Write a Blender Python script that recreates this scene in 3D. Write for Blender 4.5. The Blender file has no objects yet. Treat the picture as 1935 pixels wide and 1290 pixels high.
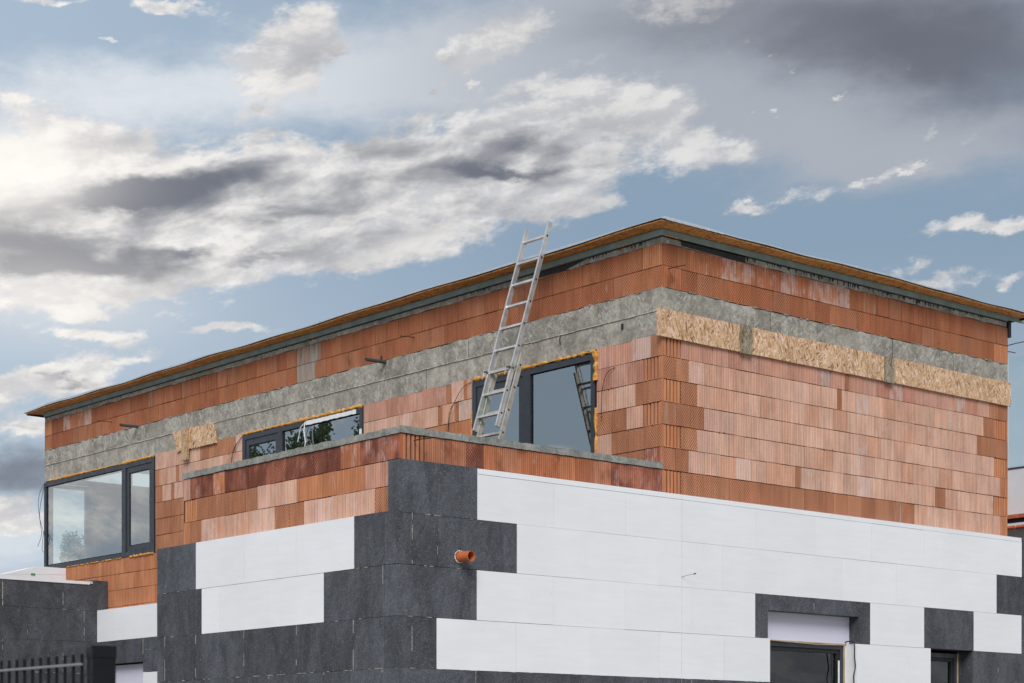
import bpy, math, random
from mathutils import Vector, Matrix
random.seed(7)
S = bpy.context.scene
COL = S.collection
rad = math.radians

# ------------------------------------------------------------------ camera
TH = rad(49.6)                                   # view axis, measured from the house's long wall direction (+X)
VX, VY = math.cos(TH), math.sin(TH)
CAMX, CAMY, CAMZ = -14.880, -14.947, 1.6
cd = bpy.data.cameras.new('camera'); cam = bpy.data.objects.new('camera', cd); COL.objects.link(cam)
cam.location = (CAMX, CAMY, CAMZ); cam.rotation_euler = (rad(90), 0, TH - rad(90))
cd.sensor_width = 36; cd.lens = 3625 / 1935 * 36; cd.shift_y = (1438 - 645) / 1935
cd.clip_start = 0.1; cd.clip_end = 2000
cd.dof.use_dof = True; cd.dof.focus_distance = 20.5; cd.dof.aperture_fstop = 8.0
S.camera = cam

# ------------------------------------------------------------------ world: sky with clouds
SUN_EL, SUN_AZ = rad(43), math.atan2(-0.72, -0.68)       # direction towards the sun in the XY plane
w = bpy.data.worlds.new('World'); S.world = w; w.use_nodes = True
nt = w.node_tree; nt.nodes.clear()
N, L = nt.nodes, nt.links
def nd(tree, t, **k):
    n = tree.nodes.new(t)
    for a, b in k.items(): setattr(n, a, b)
    return n
def put(tree, sock, v):
    if isinstance(v, bpy.types.NodeSocket): tree.links.new(v, sock)
    elif v is not None:
        if hasattr(sock.default_value, '__len__') and not hasattr(v, '__len__'): v = [v] * len(sock.default_value)
        if hasattr(v, '__len__') and len(v) == 3 and len(sock.default_value) == 4: v = (*v, 1)
        sock.default_value = v
def mth(tree, op, a, b=None, c=None, clamp=False):
    n = nd(tree, 'ShaderNodeMath', operation=op, use_clamp=clamp)
    put(tree, n.inputs[0], a)
    if b is not None: put(tree, n.inputs[1], b)
    if c is not None: put(tree, n.inputs[2], c)
    return n.outputs[0]
def vmth(tree, op, a, b=None, out=0):
    n = nd(tree, 'ShaderNodeVectorMath', operation=op)
    put(tree, n.inputs[0], a)
    if b is not None: put(tree, n.inputs[1], b)
    return n.outputs[out]
def mix(tree, f, a, b, kind='RGBA', blend='MIX'):
    n = nd(tree, 'ShaderNodeMix', data_type=kind)
    if kind == 'RGBA': n.blend_type = blend; i = (6, 7, 2)
    else: i = (2, 3, 0)
    put(tree, n.inputs[0], f); put(tree, n.inputs[i[0]], a); put(tree, n.inputs[i[1]], b)
    return n.outputs[i[2]]
def ramp(tree, v, lo, hi, a=0.0, b=1.0, smooth=True):
    n = nd(tree, 'ShaderNodeMapRange', interpolation_type='SMOOTHSTEP' if smooth else 'LINEAR')
    put(tree, n.inputs[0], v)
    for i, x in enumerate((lo, hi, a, b)): n.inputs[i + 1].default_value = x
    return n.outputs[0]
def noise(tree, vec, scale, detail=4, rough=0.55, dist=0.0, out=0, dims='3D'):
    n = nd(tree, 'ShaderNodeTexNoise', noise_dimensions=dims)
    put(tree, n.inputs['Vector'], vec); n.inputs['Scale'].default_value = scale
    n.inputs['Detail'].default_value = detail; n.inputs['Roughness'].default_value = rough
    n.inputs['Distortion'].default_value = dist
    return n.outputs[out]
def mapping(tree, vec, loc=(0, 0, 0), rot=(0, 0, 0), sc=(1, 1, 1), kind='POINT'):
    if kind == 'POINT' and any(rot):      # turn first, then stretch along the turned axes
        kind = 'TEXTURE'; sc = tuple(1 / s for s in sc)
    n = nd(tree, 'ShaderNodeMapping', vector_type=kind)
    put(tree, n.inputs[0], vec); n.inputs[1].default_value = loc; n.inputs[2].default_value = rot; n.inputs[3].default_value = sc
    return n.outputs[0]
def combine(tree, x, y, z=0.0):
    n = nd(tree, 'ShaderNodeCombineXYZ')
    for i, v in enumerate((x, y, z)): put(tree, n.inputs[i], v)
    return n.outputs[0]

tc = nd(nt, 'ShaderNodeTexCoord').outputs['Generated']
D = vmth(nt, 'NORMALIZE', tc)
dz = vmth(nt, 'DOT_PRODUCT', D, (0, 0, 1), 1)
dv = vmth(nt, 'DOT_PRODUCT', D, (VX, VY, 0), 1)
dr = vmth(nt, 'DOT_PRODUCT', D, (VY, -VX, 0), 1)
AZ = mth(nt, 'MULTIPLY', mth(nt, 'ARCTAN2', dr, dv), 57.2958)      # compass bearing in degrees, 0 = north-east side of the site
EL = mth(nt, 'MULTIPLY', mth(nt, 'ARCSINE', dz), 57.2958)          # elevation in degrees
P = combine(nt, AZ, EL)
# warp the sky coordinates a little so that cloud outlines are ragged
wn = noise(nt, mapping(nt, P, sc=(0.5, 1.0, 1)), 0.55, 6, 0.62, 0.0, 1)
P2 = vmth(nt, 'ADD', P, vmth(nt, 'MULTIPLY', vmth(nt, 'SUBTRACT', wn, (0.5, 0.5, 0.5)), (3.8, 2.1, 0)))
def blobs(lst, base):
    acc = None
    for (x, y, rx, ry, rot, amp) in lst:
        m = mapping(nt, base, (x, y, 0), (0, 0, rad(rot)), (rx, ry, 1), 'TEXTURE')
        q = vmth(nt, 'DOT_PRODUCT', m, m, 1)
        e = mth(nt, 'EXPONENT', mth(nt, 'MULTIPLY', q, -1.0))
        acc = mth(nt, 'MULTIPLY', e, amp) if acc is None else mth(nt, 'MULTIPLY_ADD', e, amp, acc)
    return acc
#CLOUDS_BEGIN
# bearing, elevation, half-width, half-height (degrees), tilt, weight of the cloud masses
WHITE = [(-14.05, 16.52, 3.17, 1.59, 5, 1.0), (-13.16, 15.01, 4.13, 1.75, 8, 1.0), (-8.9, 15.8, 4.13, 1.75, 10, 1.1), (-3.59, 16.39, 4.13, 1.51, 9, 1.1), (0.99, 17.14, 3.65, 1.27, 6, 1.0), (3.35, 18.83, 2.7, 0.79, -16, 0.95), (6.02, 17.48, 1.75, 0.35, -3, 0.6), (-13.31, 13.26, 2.22, 0.6, 10, 1.0), (-11.5, 13.57, 0.95, 0.48, 20, 0.6), (-9.97, 14.0, 2.86, 0.48, 5, 0.7), (-4.22, 14.77, 2.38, 0.4, 8, 0.5), (1.78, 15.97, 1.43, 0.48, 10, 0.6), (-0.12, 18.15, 2.54, 0.63, 6, 0.8), (-2.33, 18.84, 1.43, 0.38, 10, 0.6), (-12.26, 17.69, 1.75, 0.4, 5, 0.5), (-5.95, 20.78, 0.98, 0.92, 35, 1.3), (-7.27, 19.76, 1.27, 0.76, 20, 1.0), (-0.28, 20.68, 1.35, 0.67, 25, 1.3), (-1.54, 20.14, 0.95, 0.41, 20, 1.0), (4.93, 21.5, 1.59, 0.44, -5, 1.0), (-10.13, 21.26, 0.95, 0.22, 0, 1.0), (-13.46, 21.1, 1.27, 0.14, 0, 1.0), (-14.5, 18.3, 0.48, 0.17, 0, 1.0), (-12.48, 12.75, 0.71, 0.17, 0, 0.95), (-12.48, 12.06, 1.51, 0.24, -4, 1.0), (-8.43, 12.4, 1.19, 0.14, 5, 0.9), (-11.95, 11.26, 3.17, 0.35, 12, 0.9), (-14.05, 10.51, 2.22, 0.48, 8, 0.8), (-14.5, 9.45, 2.06, 0.51, 0, 0.95), (-14.5, 7.2, 1.9, 0.54, -12, 1.1), (-7.66, 18.49, 0.21, 0.14, 0, 0.9), (-11.88, 20.16, 0.29, 0.08, 0, 0.9), (13.83, 15.47, 2.7, 0.3, 12, 0.95), (12.48, 13.77, 1.83, 0.38, 4, 1.0), (14.87, 13.46, 0.56, 0.19, 20, 0.8), (10.2, 16.46, 3.65, 0.25, 12, 0.55), (7.19, 16.03, 0.44, 0.13, -5, 0.95), (12.11, 17.98, 0.19, 0.51, -10, 0.7), (13.38, 17.52, 0.48, 0.19, 20, 0.6)]
VEIL = [(-11.95, 18.75, 3.65, 0.95, 5, 0.9), (-5.16, 19.49, 4.13, 1.59, 8, 0.95), (1.3, 20.25, 4.13, 1.75, 0, 1.0), (7.58, 18.28, 6.03, 1.19, -6, 1.0), (12.18, 17.2, 4.44, 0.87, 5, 0.9), (10.66, 20.48, 6.67, 1.9, 0, 1.0), (-14.35, 6.68, 3.17, 0.95, 0, 0.8), (5.24, 20.73, 4.76, 1.43, 0, 0.6)]
BAND = [(-9.67, 15.76, 6.67, 1.9, 6, 1.0), (-1.07, 16.99, 4.76, 1.27, 5, 0.7), (-14.05, 8.94, 2.38, 1.59, 0, 0.6), (-4.22, 19.79, 3.17, 0.95, 0, 0.5)]
DARK = [(-9.97, 16.44, 2.54, 0.57, 9, 1.25), (-11.12, 16.05, 1.11, 0.48, 5, 0.8), (-12.56, 16.19, 0.95, 0.35, 0, 0.6), (-8.9, 15.8, 0.79, 0.29, 0, 0.5), (-14.05, 15.02, 1.9, 0.57, -12, 1.1), (-14.5, 14.24, 1.11, 0.32, 0, 1.0), (-11.95, 14.21, 2.22, 0.44, 6, 1.1), (-9.97, 14.81, 0.95, 0.19, 5, 0.8), (-7.66, 14.56, 1.27, 0.13, 0, 0.6), (-5.79, 17.35, 1.43, 0.22, 8, 0.4), (0.51, 17.89, 1.9, 0.38, 0, 0.8), (0.04, 17.14, 2.22, 0.22, -3, 1.1), (-6.41, 15.59, 1.59, 0.19, 5, 0.35), (-14.05, 8.42, 1.75, 0.48, 0, 1.2), (-4.53, 19.5, 1.75, 0.57, 0, 0.3), (-13.16, 10.84, 0.79, 0.13, 5, 0.6), (-14.35, 9.45, 0.95, 0.16, 0, 0.5)]
SLATE = [(13.83, 19.72, 5.4, 1.75, -10, 1.1), (8.67, 20.6, 4.76, 1.27, -6, 0.6), (3.67, 20.91, 3.17, 0.79, 0, 0.3), (-14.65, 8.29, 2.54, 0.57, 0, 1.0)]
GLOW = [(-14.94, 16.73, 2.86, 1.35, 0, 1.1), (-13.76, 13.24, 4.13, 1.43, 0, 0.5)]
#CLOUDS_END
def fbm(v): return noise(nt, mapping(nt, v, rot=(0, 0, rad(9)), sc=(0.48, 1.0, 1)), 0.62, 11, 0.655, 0.12)
fb = fbm(P)
fbo = fbm(vmth(nt, 'ADD', P, (-0.35, 0.22, 0)))                      # the same field a step towards the light: gives the puffs relief
fb2 = noise(nt, mapping(nt, P, (7, 3, 0), (0, 0, rad(9)), (0.34, 1.0, 1)), 1.0, 4, 0.52, 0.3)
fb3 = noise(nt, mapping(nt, P, (3, 9, 0), (0, 0, rad(14)), (0.55, 1.0, 1)), 2.3, 8, 0.62, 0.3)
front = mth(nt, 'MULTIPLY', ramp(nt, AZ, -26, -18), ramp(nt, AZ, 26, 18))
front = mth(nt, 'MULTIPLY', front, ramp(nt, EL, 34, 24))
gen = mth(nt, 'MULTIPLY', mth(nt, 'SUBTRACT', 1.0, front), ramp(nt, noise(nt, D, 2.2, 6, 0.6), 0.40, 0.60, 0.0, 0.9))
wb_ = blobs(WHITE, P2)
dens = mth(nt, 'ADD', wb_, gen)
dens = mth(nt, 'ADD', dens, mth(nt, 'MULTIPLY', mth(nt, 'SUBTRACT', fb, 0.5), 2.1))
dens = mth(nt, 'ADD', dens, mth(nt, 'MULTIPLY', mth(nt, 'SUBTRACT', fb3, 0.5), 0.9))
veil = mth(nt, 'ADD', blobs(VEIL, P2), mth(nt, 'MULTIPLY', mth(nt, 'SUBTRACT', fb, 0.5), 1.0))
frag = ramp(nt, noise(nt, mapping(nt, P, (1, 6, 0), (0, 0, rad(12)), (0.5, 1.0, 1)), 1.15, 10, 0.66, 0.2), 0.60, 0.72)
dens = mth(nt, 'ADD', dens, mth(nt, 'MULTIPLY', frag, mth(nt, 'MULTIPLY_ADD', veil, 0.55, 0.22)))
cmask = ramp(nt, dens, 0.32, 0.88)
vmask = ramp(nt, veil, 0.05, 1.05)
band = blobs(BAND, P)
mott = mth(nt, 'MULTIPLY', ramp(nt, mth(nt, 'ADD', fb2, mth(nt, 'MULTIPLY', fb3, 0.22)), 0.47, 0.76), mth(nt, 'MULTIPLY', band, 1.5, clamp=True))
dark = mth(nt, 'ADD', blobs(DARK, P2), mth(nt, 'MULTIPLY', mth(nt, 'SUBTRACT', fb2, 0.5), 1.3))
dmask = ramp(nt, dark, 0.12, 1.15)
slate = ramp(nt, mth(nt, 'ADD', blobs(SLATE, P2), mth(nt, 'MULTIPLY', mth(nt, 'SUBTRACT', fb2, 0.5), 0.30)), -0.12, 1.45)
rel = ramp(nt, mth(nt, 'SUBTRACT', fb, fbo), -0.09, 0.09)
sky = nd(nt, 'ShaderNodeTexSky', sky_type='NISHITA', sun_disc=False)
sky.sun_elevation = SUN_EL; sky.sun_rotation = math.pi / 2 - SUN_AZ; sky.air_density = 1.0; sky.dust_density = 2.5; sky.altitude = 200
nish = vmth(nt, 'MULTIPLY', sky.outputs[0], (0.085, 0.085, 0.085))
horiz = ramp(nt, EL, 1.0, 15.0, 0.0, 1.0, False)
blue = mix(nt, horiz, (0.53, 0.585, 0.62), (0.268, 0.368, 0.482))
glowx = ramp(nt, AZ, -17, 5, 1.0, 0.0)
blue = mix(nt, mth(nt, 'MULTIPLY', glowx, 0.50), blue, (0.62, 0.74, 0.88))
base = mix(nt, 0.12, blue, nish)
c1 = mix(nt, vmask, base, mix(nt, ramp(nt, AZ, -10, 4), (0.74, 0.78, 0.83), (0.415, 0.45, 0.51)))
cw = mix(nt, glowx, (0.76, 0.755, 0.75), (0.95, 0.92, 0.88))
cw = mix(nt, rel, mix(nt, 1.0, cw, (0.74, 0.755, 0.80), blend='MULTIPLY'), cw)
cw = mix(nt, mth(nt, 'MULTIPLY', mott, 0.95), cw, (0.33, 0.34, 0.37))
cd_ = mix(nt, dmask, cw, (0.165, 0.180, 0.222))
c2 = mix(nt, cmask, c1, cd_)
c3 = mix(nt, slate, c2, (0.150, 0.162, 0.205))
glow = blobs(GLOW, P)
c4 = mix(nt, mth(nt, 'MULTIPLY', glow, 0.75, clamp=True), c3, (1.08, 1.03, 0.97))
below = ramp(nt, EL, -1.0, 0.3)
c5 = mix(nt, below, (0.25, 0.24, 0.22), c4)
bg = nd(nt, 'ShaderNodeBackground'); L.new(c5, bg.inputs[0]); bg.inputs[1].default_value = 1.0
L.new(bg.outputs[0], nd(nt, 'ShaderNodeOutputWorld').inputs[0])
w.cycles.sampling_method = 'MANUAL'; w.cycles.sample_map_resolution = 512

sd = bpy.data.lights.new('sun', 'SUN'); so = bpy.data.objects.new('sun', sd); COL.objects.link(so)
sd.energy = 2.9; sd.angle = rad(30); sd.color = (1.0, 0.965, 0.925)
sv = Vector((math.cos(SUN_EL) * math.cos(SUN_AZ), math.cos(SUN_EL) * math.sin(SUN_AZ), math.sin(SUN_EL)))
so.rotation_euler = (-sv).to_track_quat('-Z', 'Y').to_euler()
S.view_settings.view_transform = 'Standard'; S.view_settings.look = 'None'
S.view_settings.exposure = 0.0; S.view_settings.gamma = 1.0; S.view_settings.use_curve_mapping = False
S.render.engine = 'CYCLES'
S.cycles.max_bounces = 6; S.cycles.transparent_max_bounces = 12

# ------------------------------------------------------------------ mesh builder
class MB:
    def __init__(s): s.v = []; s.f = []; s.uv = []; s.m = []; s.c = []; s.fx = []; s.sm = []
    def face(s, pts, uvs=None, m=0, c=(1, 1, 1), fx=(0, 0, 0), sm=False):
        b = len(s.v); s.v += [tuple(p) for p in pts]; s.f.append(tuple(range(b, b + len(pts))))
        if uvs is None:
            a, bb, cc = Vector(pts[0]), Vector(pts[1]), Vector(pts[2])
            n = (bb - a).cross(cc - a); ax = max(range(3), key=lambda i: abs(n[i]))
            i, j = ((1, 2), (0, 2), (0, 1))[ax]
            uvs = [(p[i], p[j]) for p in pts]
        s.uv.append(uvs); s.m.append(m); s.c.append(c); s.fx.append(fx); s.sm.append(sm)
    def hexa(s, p, **k):      # 8 corners: bottom 0-3 counter-clockwise, top 4-7
        for q in ((3, 2, 1, 0), (4, 5, 6, 7), (0, 1, 5, 4), (1, 2, 6, 5), (2, 3, 7, 6), (3, 0, 4, 7)):
            s.face([p[i] for i in q], **k)
    def box(s, x0, x1, y0, y1, z0, z1, **k):
        if x0 > x1: x0, x1 = x1, x0
        if y0 > y1: y0, y1 = y1, y0
        if z0 > z1: z0, z1 = z1, z0
        s.hexa([(x0, y0, z0), (x1, y0, z0), (x1, y1, z0), (x0, y1, z0), (x0, y0, z1), (x1, y0, z1), (x1, y1, z1), (x0, y1, z1)], **k)
    def tube(s, pts, r, n=8, cap=True, **k):
        pts = [Vector(p) for p in pts]; rs = r if hasattr(r, '__len__') else [r] * len(pts)
        rings = []; up = None
        for i, p in enumerate(pts):
            t = (pts[min(i + 1, len(pts) - 1)] - pts[max(i - 1, 0)]).normalized()
            if up is None: up = t.orthogonal().normalized()
            else: up = (up - t * up.dot(t)).normalized()
            b = t.cross(up)
            rings.append([p + (up * math.cos(a) + b * math.sin(a)) * rs[i] for a in [2 * math.pi * j / n for j in range(n)]])
        for i in range(len(rings) - 1):
            for j in range(n):
                q = (j + 1) % n
                s.face([rings[i][j], rings[i][q], rings[i + 1][q], rings[i + 1][j]], sm=True, **k)
        if cap:
            s.face(rings[0][::-1], **k); s.face(rings[-1], **k)
    def prism(s, poly, d, **k):    # polygon (3D points, planar) extruded by vector d
        d = Vector(d); a = [Vector(p) for p in poly]; b = [p + d for p in a]
        s.face(a, **k); s.face(b[::-1], **k)
        for i in range(len(a)):
            j = (i + 1) % len(a); s.face([a[j], a[i], b[i], b[j]], **k)
    def build(s, name, mats, parent=None, weld=False, bevel=0.0, label=None):
        me = bpy.data.meshes.new(name); me.from_pydata(s.v, [], s.f)
        if not isinstance(mats, (list, tuple)): mats = [mats]
        for m in mats: me.materials.append(m)
        me.polygons.foreach_set('material_index', s.m)
        me.polygons.foreach_set('use_smooth', s.sm)
        uv = me.uv_layers.new(name='UVMap'); uv.data.foreach_set('uv', [x for f in s.uv for p in f for x in p])
        a = me.color_attributes.new('Col', 'FLOAT_COLOR', 'CORNER')
        a.data.foreach_set('color', [x for f, c in zip(s.f, s.c) for _ in f for x in (*c, 1)])
        a = me.color_attributes.new('fx', 'FLOAT_COLOR', 'CORNER')
        a.data.foreach_set('color', [x for f, c in zip(s.f, s.fx) for _ in f for x in (*c, 1)])
        me.update()
        if weld:
            import bmesh
            bm = bmesh.new(); bm.from_mesh(me); bmesh.ops.remove_doubles(bm, verts=bm.verts, dist=1e-5); bm.to_mesh(me); bm.free()
        o = bpy.data.objects.new(name, me); COL.objects.link(o)
        if parent is not None: o.parent = parent
        if bevel:
            b = o.modifiers.new('bevel', 'BEVEL'); b.width = bevel; b.segments = 2; b.limit_method = 'ANGLE'
        if label: o['label'] = label
        return o
def thing(name, label, cat, loc=(0, 0, 0), group=None):
    o = bpy.data.objects.new(name, None); COL.objects.link(o); o.location = loc
    o['label'] = label; o['category'] = cat
    if group: o['group'] = group
    return o
def slabs(mb, axis, p0, p1, u0, u1, z0, z1, holes=(), **k):
    """wall between planes p0,p1 on an axis, with rectangular holes (u0,u1,z0,z1), as one set of boxes"""
    us = sorted({u0, u1, *[h[0] for h in holes], *[h[1] for h in holes]}); us = [u for u in us if u0 <= u <= u1]
    for a, b in zip(us, us[1:]):
        hs = sorted((h[2], h[3]) for h in holes if h[0] < (a + b) / 2 < h[1]); z = z0
        for lo, hi in hs + [(z1, z1)]:
            if lo > z:
                if axis == 'x': mb.box(p0, p1, a, b, z, lo, **k)
                else: mb.box(a, b, p0, p1, z, lo, **k)
            z = max(z, hi)

# ------------------------------------------------------------------ materials
def newmat(name):
    m = bpy.data.materials.new(name); m.use_nodes = True; t = m.node_tree
    b = t.nodes['Principled BSDF']; return m, t, b
def uvc(t): return nd(t, 'ShaderNodeUVMap', uv_map='UVMap').outputs[0]
def geo(t): return nd(t, 'ShaderNodeNewGeometry').outputs['Position']
def attr(t, n, out='Color'): return nd(t, 'ShaderNodeAttribute', attribute_name=n).outputs[out]
def sep(t, v):
    n = nd(t, 'ShaderNodeSeparateXYZ'); put(t, n.inputs[0], v); return n.outputs
def bump(t, b, h, dist=0.004, strength=1.0):
    n = nd(t, 'ShaderNodeBump'); n.inputs['Distance'].default_value = dist; n.inputs['Strength'].default_value = strength
    put(t, n.inputs['Height'], h); t.links.new(n.outputs[0], b.inputs['Normal'])
def scale_col(t, c, f): return mix(t, 1.0, c, combine(t, f, f, f), blend='MULTIPLY')

def brick_mat(name, kind):
    m, t, b = newmat(name); u = uvc(t); x, y, _ = sep(t, u)
    col = attr(t, 'Col'); fx = sep(t, attr(t, 'fx')); pos = geo(t)
    big = noise(t, mapping(t, pos, sc=(1, 1, 0.35)), 5.0, 4, 0.6)
    strip = noise(t, combine(t, mth(t, 'MULTIPLY', x, 26.0), mth(t, 'MULTIPLY', y, 1.6)), 1.0, 3, 0.6)
    fine = noise(t, pos, 90, 3, 0.7)
    grit = noise(t, pos, 300, 2, 0.6)
    if kind == 'ribbed':
        h = mth(t, 'SINE', mth(t, 'MULTIPLY', x, 2 * math.pi / 0.0278))
        hh = ramp(t, h, -0.9, 0.1)
        lo = 0.68
    elif kind == 'knurled':
        row = mth(t, 'FLOOR', mth(t, 'DIVIDE', y, 0.0205))
        off = mth(t, 'MULTIPLY', mth(t, 'MODULO', row, 2.0), math.pi)
        h1 = mth(t, 'SINE', mth(t, 'ADD', mth(t, 'MULTIPLY', x, 2 * math.pi / 0.032), off))
        h2 = mth(t, 'SINE', mth(t, 'MULTIPLY', y, 2 * math.pi / 0.0205))
        hh = ramp(t, mth(t, 'ADD', h1, mth(t, 'MULTIPLY', h2, 0.35)), -0.7, 0.5)
        lo = 0.48
    else:
        hh = ramp(t, noise(t, combine(t, mth(t, 'MULTIPLY', x, 60.0), y), 1.0, 2), 0.3, 0.6); lo = 0.9
    f = mth(t, 'MULTIPLY', ramp(t, hh, 0, 1, lo, 1.0, False), ramp(t, strip, 0.3, 0.7, 0.88, 1.10))
    f = mth(t, 'MULTIPLY', f, ramp(t, big, 0.3, 0.7, 0.86, 1.1))
    f = mth(t, 'MULTIPLY', f, ramp(t, fine, 0.3, 0.75, 0.88, 1.08))
    c = scale_col(t, col, f)
    # lime bloom
    eff = ramp(t, mth(t, 'ADD', noise(t, mapping(t, pos, sc=(1, 1, 0.45)), 11, 5, 0.65), mth(t, 'MULTIPLY', fx[0], 0.36)), 0.62, 0.86)
    eff = mth(t, 'MULTIPLY', eff, ramp(t, hh, 0, 1, 0.25, 0.6))
    c = mix(t, eff, c, (0.60, 0.52, 0.50))
    # damp, soot-coloured staining
    st = ramp(t, mth(t, 'ADD', noise(t, mapping(t, pos, sc=(1, 1, 0.7)), 4.2, 4, 0.55), mth(t, 'MULTIPLY', fx[1], 0.5)), 0.66, 0.88)
    c = mix(t, mth(t, 'MULTIPLY', st, 0.72), c, mix(t, 1.0, c, (0.42, 0.34, 0.36), blend='MULTIPLY'))
    # cement wash
    cem = ramp(t, mth(t, 'ADD', strip, mth(t, 'MULTIPLY', fx[2], 0.30)), 0.62, 0.86)
    c = mix(t, mth(t, 'MULTIPLY', cem, 0.85), c, (0.32, 0.30, 0.27))
    put(t, b.inputs['Base Color'], c); b.inputs['Roughness'].default_value = 0.92; b.inputs['Specular IOR Level'].default_value = 0.2
    hb = mth(t, 'ADD', hh, mth(t, 'MULTIPLY', grit, 0.25)); bump(t, b, hb, 0.0022, 0.8)
    return m
M = {}
M['ribbed'] = brick_mat('ribbed_clay_block', 'ribbed'); M['knurled'] = brick_mat('knurled_clay_block', 'knurled'); M['plain'] = brick_mat('smooth_clay_block', 'plain')
BR = [M['ribbed'], M['knurled'], M['plain']]

def simple(name, col, rough=0.8, metal=0.0, var=0.12, nscale=12, bumpd=0.0, spec=0.5, streak=(1, 1, 1), lights=None):
    m, t, b = newmat(name); pos = geo(t)
    n1 = noise(t, mapping(t, pos, sc=streak), nscale, 5, 0.6)
    f = ramp(t, n1, 0.3, 0.7, 1 - var, 1 + var)
    c = scale_col(t, col, f)
    if lights:
        c = mix(t, ramp(t, noise(t, pos, lights[0], 4, 0.7), lights[1], lights[1] + 0.12), c, lights[2])
    put(t, b.inputs['Base Color'], c); b.inputs['Metallic'].default_value = metal
    b.inputs['Specular IOR Level'].default_value = spec
    r = ramp(t, noise(t, pos, nscale * 3, 3), 0.3, 0.7, max(rough - 0.1, 0.03), min(rough + 0.1, 1))
    put(t, b.inputs['Roughness'], r)
    if bumpd: bump(t, b, noise(t, pos, nscale * 6, 4, 0.7), bumpd)
    return m
M['mortar'] = simple('dark_joint', (0.11, 0.055, 0.035), 0.95, spec=0.1); BR.append(M['mortar'])

def concrete_mat(name, a, bcol, wisp=0.5, sc=1.0):
    m, t, b = newmat(name); pos = geo(t)
    n1 = noise(t, mapping(t, pos, sc=(1, 1, 1.6)), 1.3 * sc, 6, 0.7); n2 = noise(t, pos, 9 * sc, 6, 0.7, 1.2)
    c = mix(t, ramp(t, n1, 0.35, 0.65), a, bcol)
    c = scale_col(t, c, ramp(t, n2, 0.3, 0.7, 0.70, 1.26))
    c = scale_col(t, c, ramp(t, noise(t, mapping(t, pos, sc=(1, 1, 0.25)), 5.0, 4, 0.6), 0.3, 0.7, 0.82, 1.12))
    # chip-board imprint left by the formwork: overlapping flakes in random directions
    u = uvc(t); val = None
    for i, (rot, off) in enumerate(((0.3, 0.0), (1.4, 5.3), (-0.7, 9.7), (0.85, 14.1))):
        v = nd(t, 'ShaderNodeTexVoronoi', voronoi_dimensions='2D'); put(t, v.inputs['Vector'], mapping(t, u, (off, off * .7, 0), (0, 0, rot), (17 * sc, 80 * sc, 1))); v.inputs['Scale'].default_value = 1.0
        s = sep(t, v.outputs['Color']); val = s[0] if val is None else mix(t, ramp(t, s[1], 0.5, 0.55), val, s[0], 'FLOAT')
    st = ramp(t, mth(t, 'ADD', val, mth(t, 'MULTIPLY', mth(t, 'SUBTRACT', n2, 0.5), 0.9)), 0.60, 1.0)
    patch = ramp(t, noise(t, pos, 2.6 * sc, 3, 0.5), 0.36, 0.58)
    c = mix(t, mth(t, 'MULTIPLY', mth(t, 'MULTIPLY', st, patch), wisp), c, (0.52, 0.52, 0.475))
    pits = mth(t, 'SUBTRACT', 1.0, ramp(t, noise(t, pos, 26 * sc, 3, 0.6), 0.27, 0.34))
    c = mix(t, mth(t, 'MULTIPLY', pits, 0.7), c, (0.09, 0.09, 0.08))
    put(t, b.inputs['Base Color'], c); b.inputs['Roughness'].default_value = 0.93; b.inputs['Specular IOR Level'].default_value = 0.2
    bump(t, b, mth(t, 'ADD', n2, mth(t, 'MULTIPLY', st, 0.3)), 0.006, 0.8)
    return m
M['concrete'] = concrete_mat('board_marked_concrete', (0.235, 0.226, 0.20), (0.365, 0.345, 0.305), 0.75)
M['concrete_low'] = concrete_mat('board_marked_concrete_pale', (0.27, 0.255, 0.225), (0.385, 0.36, 0.315), 0.6)
M['concrete_cap'] = concrete_mat('rough_cast_concrete', (0.20, 0.21, 0.20), (0.29, 0.295, 0.275), 0.2, 2.0)

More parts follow.
